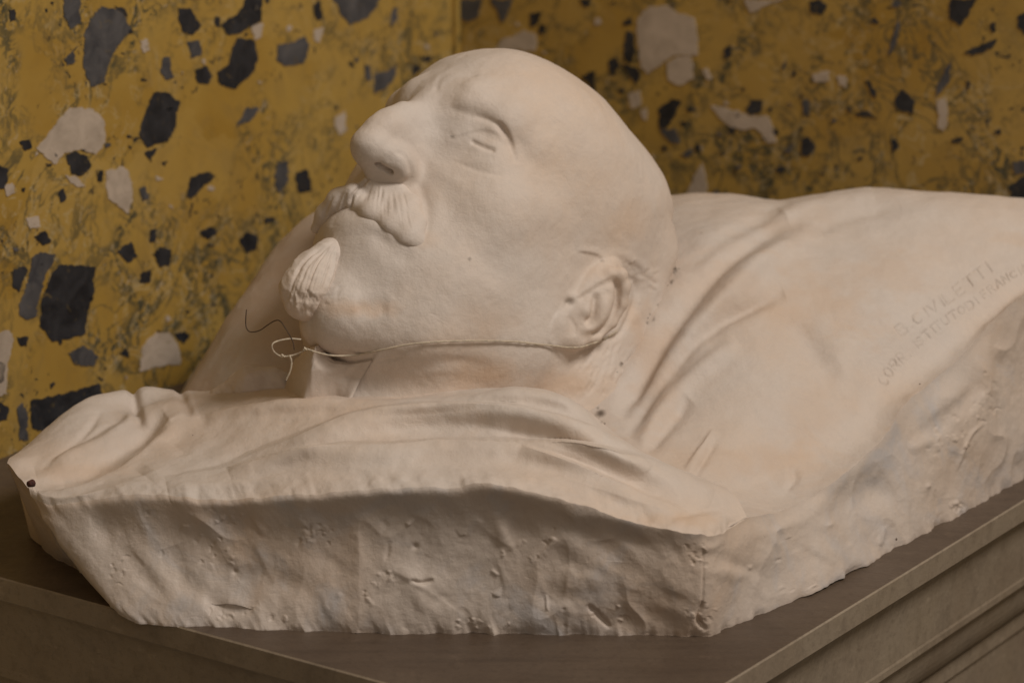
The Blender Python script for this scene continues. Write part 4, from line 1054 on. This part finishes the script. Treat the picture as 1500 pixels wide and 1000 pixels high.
CH_L = [('g', A([(200,75),(240,15),(290,30),(310,70),(265,130),(245,195),(215,205),(195,150)])), ('g', A([(148,-4),(190,-4),(190,55),(165,70),(150,40)])),
 ('k', A([(420,20),(450,20),(475,60),(455,82),(430,75)])), ('k', A([(520,60),(560,35),(580,-4),(620,-4),(618,50),(590,65),(540,85)])), ('k', A([(560,90),(600,95),(608,140),(590,180),(555,212),(515,195),(512,170),(540,150)])),
 ('g', A([(655,105),(690,100),(720,85),(730,110),(715,150),(670,158),(652,140)])), ('w', A([(595,60),(620,55),(618,85),(602,95)])), ('w', A([(740,70),(765,65),(755,100),(742,98)])), ('k', A([(742,10),(755,0),(762,40),(750,50),(740,35)])),
 ('k', A([(362,220),(395,218),(425,240),(415,300),(395,335),(345,350),(328,320),(345,265)])), ('k', A([(340,360),(370,350),(355,385)])), ('w', A([(85,350),(125,300),(165,255),(215,255),(245,285),(248,335),(225,365),(190,352),(150,360),(130,388)])),
 ('k', A([(155,366),(175,358),(205,370),(215,390),(195,415),(170,412)])), ('w', A([(250,405),(285,392),(300,400),(312,470),(300,505),(275,480),(255,470)])), ('g', A([(385,135),(400,135),(410,185),(390,190),(378,165)])), ('g', A([(440,100),(470,95),(475,130),(450,135)])),
 ('k', A([(460,165),(485,155),(502,180),(490,200),(465,195)])), ('g', A([(555,300),(580,255),(612,255),(590,285)])), ('k', A([(440,465),(450,420),(490,405),(510,415),(480,440),(450,470)])), ('g', A([(648,440),(655,385),(680,380),(680,430),(660,455)])),
 ('k', A([(697,410),(725,400),(735,450),(705,455)])), ('k', A([(470,550),(500,535),(512,550),(490,565)])), ('k', A([(565,570),(580,548),(610,555),(608,588),(580,597)])), ('k', A([(275,595),(310,570),(325,605),(300,620)])), ('k', A([(360,600),(380,582),(405,590),(400,625),(375,630)])),
 ('k', A([(80,560),(105,545),(120,570),(100,580)])), ('g', A([(45,720),(75,610),(95,595),(132,600),(105,650),(92,700),(86,745),(65,755),(45,745)])), ('k', A([(140,625),(225,630),(222,690),(200,790),(165,800),(120,805),(92,770),(97,710),(120,650)])), ('k', A([(30,640),(55,628),(65,640),(45,690),(27,675)])),
 ('w', A([(-5,785),(20,780),(32,800),(15,930),(-5,935)])), ('g', A([(160,835),(195,815),(230,840),(220,865),(175,860)])), ('w', A([(335,820),(370,785),(400,785),(425,830),(425,860),(330,878)])), ('k', A([(412,790),(435,782),(448,795),(430,812)])),
 ('k', A([(72,945),(235,905),(240,960),(230,1010),(110,1020),(75,1010)])), ('g', A([(38,965),(52,950),(66,985),(66,1040),(45,1040)])), ('k', A([(-4,950),(20,960),(15,990),(-4,995)])), ('k', A([(-4,390),(18,400),(10,445),(-4,445)])), ('k', A([(40,795),(65,795),(62,818),(45,815)])),
 ('g', [(486,-3),(557,-3),(538,26),(512,37),(499,22)]), ('w', A([(790,280),(815,262),(820,310),(800,320)])), ('k', [(614,82),(634,83),(626,93)]), ('k', [(603,93),(618,99),(606,112)]), ('g', [(547,109),(582,96),(576,118),(560,132),(547,138)]), ('g', [(533,95),(541,96),(542,118),(535,116)]),
 ('k', A([(340,640),(352,636),(354,665),(332,668),(330,650)])), ('k', A([(355,545),(368,540),(366,570),(352,572)])), ('g', A([(328,445),(342,440),(350,470),(335,475)])), ('k', A([(136,455),(150,445),(156,470),(142,478)])), ('k', A([(232,405),(242,402),(240,430),(230,428)])), ('k', A([(45,335),(68,330),(74,350),(58,356)])),
 ('k', A([(620,515),(645,512),(648,522),(630,528)])), ('g', A([(150,140),(172,118),(178,145),(158,155)])), ('k', A([(280,835),(300,820),(305,845)])), ('k', A([(20,25),(34,22),(36,48),(24,52)])), ('w', A([(330,95),(348,92),(352,120),(336,125)])), ('w', A([(60,515),(90,510),(94,535),(70,540)])), ('w', A([(8,440),(28,432),(34,455),(16,465)])), ('w', A([(152,415),(180,418),(200,440),(180,442)])),
 ('g', A([(-4,855),(12,860),(8,900),(-4,905)])), ('k', A([(508,40),(520,42),(518,66),(508,62)])), ('k', A([(270,14),(295,22),(300,40)])), ('g', [(575,13),(582,12),(580,30),(572,40)])]
CH_R = [('g', C_([(602,-4),(710,-4),(690,80),(640,100),(615,90)])), ('g', [(718,-2),(752,-2),(744,20),(736,35),(730,19)]), ('k', C_([(930,60),(980,55),(960,110),(930,130)])), ('k', C_([(970,120),(1000,115),(990,160),(965,150)])),
 ('w', C_([(770,225),(800,180),(900,140),(955,160),(950,235)])), ('k', C_([(1370,140),(1400,160),(1410,230),(1390,290),(1355,270)])), ('k', C_([(1285,280),(1320,260),(1335,300),(1310,345),(1290,320)])), ('k', C_([(1350,290),(1420,310),(1430,350),(1410,390),(1370,330)])), ('k', C_([(1225,325),(1225,430),(1160,350)])),
 ('k', C_([(1350,100),(1390,80),(1395,110),(1360,118)])), ('k', C_([(1150,-4),(1205,-4),(1195,30),(1170,25)])),
 ('w', B_([(175,60),(210,25),(280,20),(310,45),(370,60),(380,190),(300,190),(250,225),(210,255),(185,230),(175,140)])), ('w', B_([(275,215),(310,195),(360,197),(365,270),(310,295),(275,270)])), ('k', B_([(245,370),(290,340),(325,345),(300,400),(270,440),(245,440)])), ('g', B_([(250,445),(300,440),(320,490),(290,490)])),
 ('k', B_([(545,370),(570,340),(605,345),(600,385),(560,395)])), ('w', B_([(425,365),(460,365),(520,380),(560,400),(620,400),(635,430),(650,490),(620,490),(580,440),(500,440),(460,410)])), ('k', B_([(735,480),(760,470),(785,505),(760,540),(735,530)])), ('k', B_([(765,5),(800,0),(825,20),(810,50),(770,45)])),
 ('w', B_([(540,-4),(690,-4),(620,15),(560,45)])), ('k', B_([(1250,-4),(1340,-4),(1310,50),(1280,90),(1245,60)])), ('k', B_([(1480,55),(1505,40),(1505,120),(1478,90)])), ('k', B_([(1295,180),(1340,160),(1410,135),(1390,165),(1320,190)])), ('k', B_([(1055,340),(1085,305),(1125,350),(1120,390),(1060,370)])),
 ('g', B_([(1195,335),(1215,270),(1250,215),(1245,280),(1210,320)])), ('w', B_([(1200,345),(1230,335),(1240,390),(1225,450),(1205,440)])), ('k', B_([(1042,485),(1065,475),(1070,505),(1050,525)])), ('k', B_([(955,275),(970,280),(995,335),(975,325)])), ('w', B_([(775,255),(830,245),(830,280),(780,285)])), ('w', B_([(860,260),(890,260),(890,300),(865,290)])),
 ('k', B_([(470,170),(492,155),(495,195),(475,205)])), ('k', B_([(1250,480),(1290,470),(1290,485),(1255,492)])), ('k', B_([(1395,455),(1420,440),(1422,460)])), ('k', B_([(920,390),(960,380),(1000,405),(940,400)])), ('w', B_([(145,320),(180,310),(185,360),(155,375)])), ('w', B_([(185,375),(210,370),(205,415),(190,410)])),
 ('k', B_([(1450,640),(1480,620),(1505,600),(1505,690),(1460,680)])), ('g', B_([(1460,560),(1505,550),(1505,590),(1470,600)])), ('w', B_([(325,690),(370,600),(395,560),(415,690)])), ('k', B_([(650,575),(680,570),(675,590),(655,590)])), ('g', B_([(675,520),(710,490),(700,525)])), ('g', B_([(740,345),(765,340),(765,400),(745,395)])),
 ('k', B_([(890,370),(905,365),(905,390)])), ('k', B_([(1385,80),(1400,75),(1400,110),(1390,110)])), ('k', B_([(1300,280),(1320,285),(1310,310)])), ('g', B_([(1035,190),(1045,140),(1060,90),(1075,60),(1070,110),(1050,180)])), ('g', B_([(320,530),(350,515),(370,520),(340,545)])), ('w', B_([(395,240),(412,232),(430,270),(415,275)]))]
rc = random.Random(3)
for k, p in CH_L: chip(wl, NL, k, p, rc)
for k, p in CH_R: chip(wr, NR, k, p, rc)
ALL = [np.mean(p, 0) for k, p in CH_L + CH_R]
for q in range(150):                # the smaller grit, clustered along the veins
    c = ALL[rc.randrange(len(ALL))]; x = c[0] + rc.gauss(0, 42); y = c[1] + rc.gauss(0, 38)
    if not (0 < x < 1500 and 0 < y < 640) or min(np.hypot(x - a[0], y - a[1]) for a in ALL) < 16: continue
    left = x < 665; s = rc.uniform(2.2, 6.5) * (.8 if left else 1); an = rc.uniform(0, 6.28); e = rc.uniform(.4, .9)
    p = [(x + s * (math.cos(an) * math.cos(t) - e * math.sin(an) * math.sin(t)), y + s * (math.sin(an) * math.cos(t) + e * math.cos(an) * math.sin(t))) for t in np.arange(7) * .8976 + rc.random()]
    p = [(x + (a - x) * f, y + (b - y) * f) for (a, b), f in zip(p, [rc.uniform(.55, 1.35) for _ in p])]
    ALL.append(np.array([x, y])); chip(wl if left else wr, NL if left else NR, rc.choice('kkkgw'), p, rc)

# ------------------------------------------------------------ pedestal
ped = empty('pedestal', (0.1, 1.5, -.3))
tag(ped, 'beige stone pedestal with moulded edge carrying the cast', 'pedestal')
l0, l1 = at_z(0, 843)[:2], at_z(520, 985)[:2]
r0, r1 = at_z(1111, 968)[:2], at_z(1500, 730)[:2]
dl = (l0 - l1) / np.linalg.norm(l0 - l1); dr = (r1 - r0) / np.linalg.norm(r1 - r0)
kk = np.linalg.solve(np.stack([dl, -dr], 1), r0 - l0)
NC = l0 + dl * kk[0]                # near corner
def sweep(name, prof, mat):
    """moulding profile (inset, height) run along both visible sides with a mitred corner"""
    nl = np.array([dl[1], -dl[0]]); nl = nl if nl @ dr > 0 else -nl
    nr = np.array([dr[1], -dr[0]]); nr = nr if nr @ dl > 0 else -nr
    LE = 1.15
    V = []
    for d, z in prof:
        c = NC + (dl / (dl @ nr) + dr / (dr @ nl)) * d
        a = NC + dl * LE + nl * d; b = NC + dr * LE + nr * d
        V += [(*a, z), (*c, z), (*b, z)]
    n = len(prof); F = [[i * 3 + k, (i + 1) * 3 + k, (i + 1) * 3 + k + 1, i * 3 + k + 1] for i in range(n - 1) for k in (0, 1)]
    o = mesh_obj(name, np.array(V), F, mat, ped, False)
    return o
def arc(c, r, a0, a1, n=10): return [(c[0] + r[0] * math.cos(math.radians(a0 + (a1 - a0) * i / n)), c[1] + r[1] * math.sin(math.radians(a0 + (a1 - a0) * i / n))) for i in range(n + 1)]
ZT = -.0006
far = NC + dl * 1.15 + dr * 1.15
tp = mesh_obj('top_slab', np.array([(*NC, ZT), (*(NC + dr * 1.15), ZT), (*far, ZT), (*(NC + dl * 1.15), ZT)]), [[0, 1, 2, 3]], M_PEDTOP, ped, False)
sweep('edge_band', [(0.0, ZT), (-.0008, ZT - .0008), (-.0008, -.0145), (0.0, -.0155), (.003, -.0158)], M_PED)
sweep('fascia', [(.003, -.0158), (.0040, -.018)] + [(.0040 + .006 * math.sin(math.radians(t)), -.018 - .046 * (1 - math.cos(math.radians(t)))) for t in range(10, 91, 8)] + [(.0095, -.0655), (.0095, -.0695), (.016, -.070)], M_PED)
sweep('ovolo_moulding', [(.016, -.070), (.0155, -.072)] + [(.0155 + .016 * (1 - math.cos(math.radians(a))), -.072 - .034 * math.sin(math.radians(a))) for a in range(0, 81, 10)] + [(.0285, -.1065)], M_PED)
sweep('fillet', [(.0285, -.1065), (.0275, -.1070), (.0275, -.1180), (.0300, -.1185)], M_PED)
sweep('lower_band', [(.0300, -.1185), (.0330, -.2400), (.0360, -.2410), (.07, -.246)], M_PED)
sweep('shaft', [(.07, -.246), (.075, -.25), (.075, -.60)], M_PED)
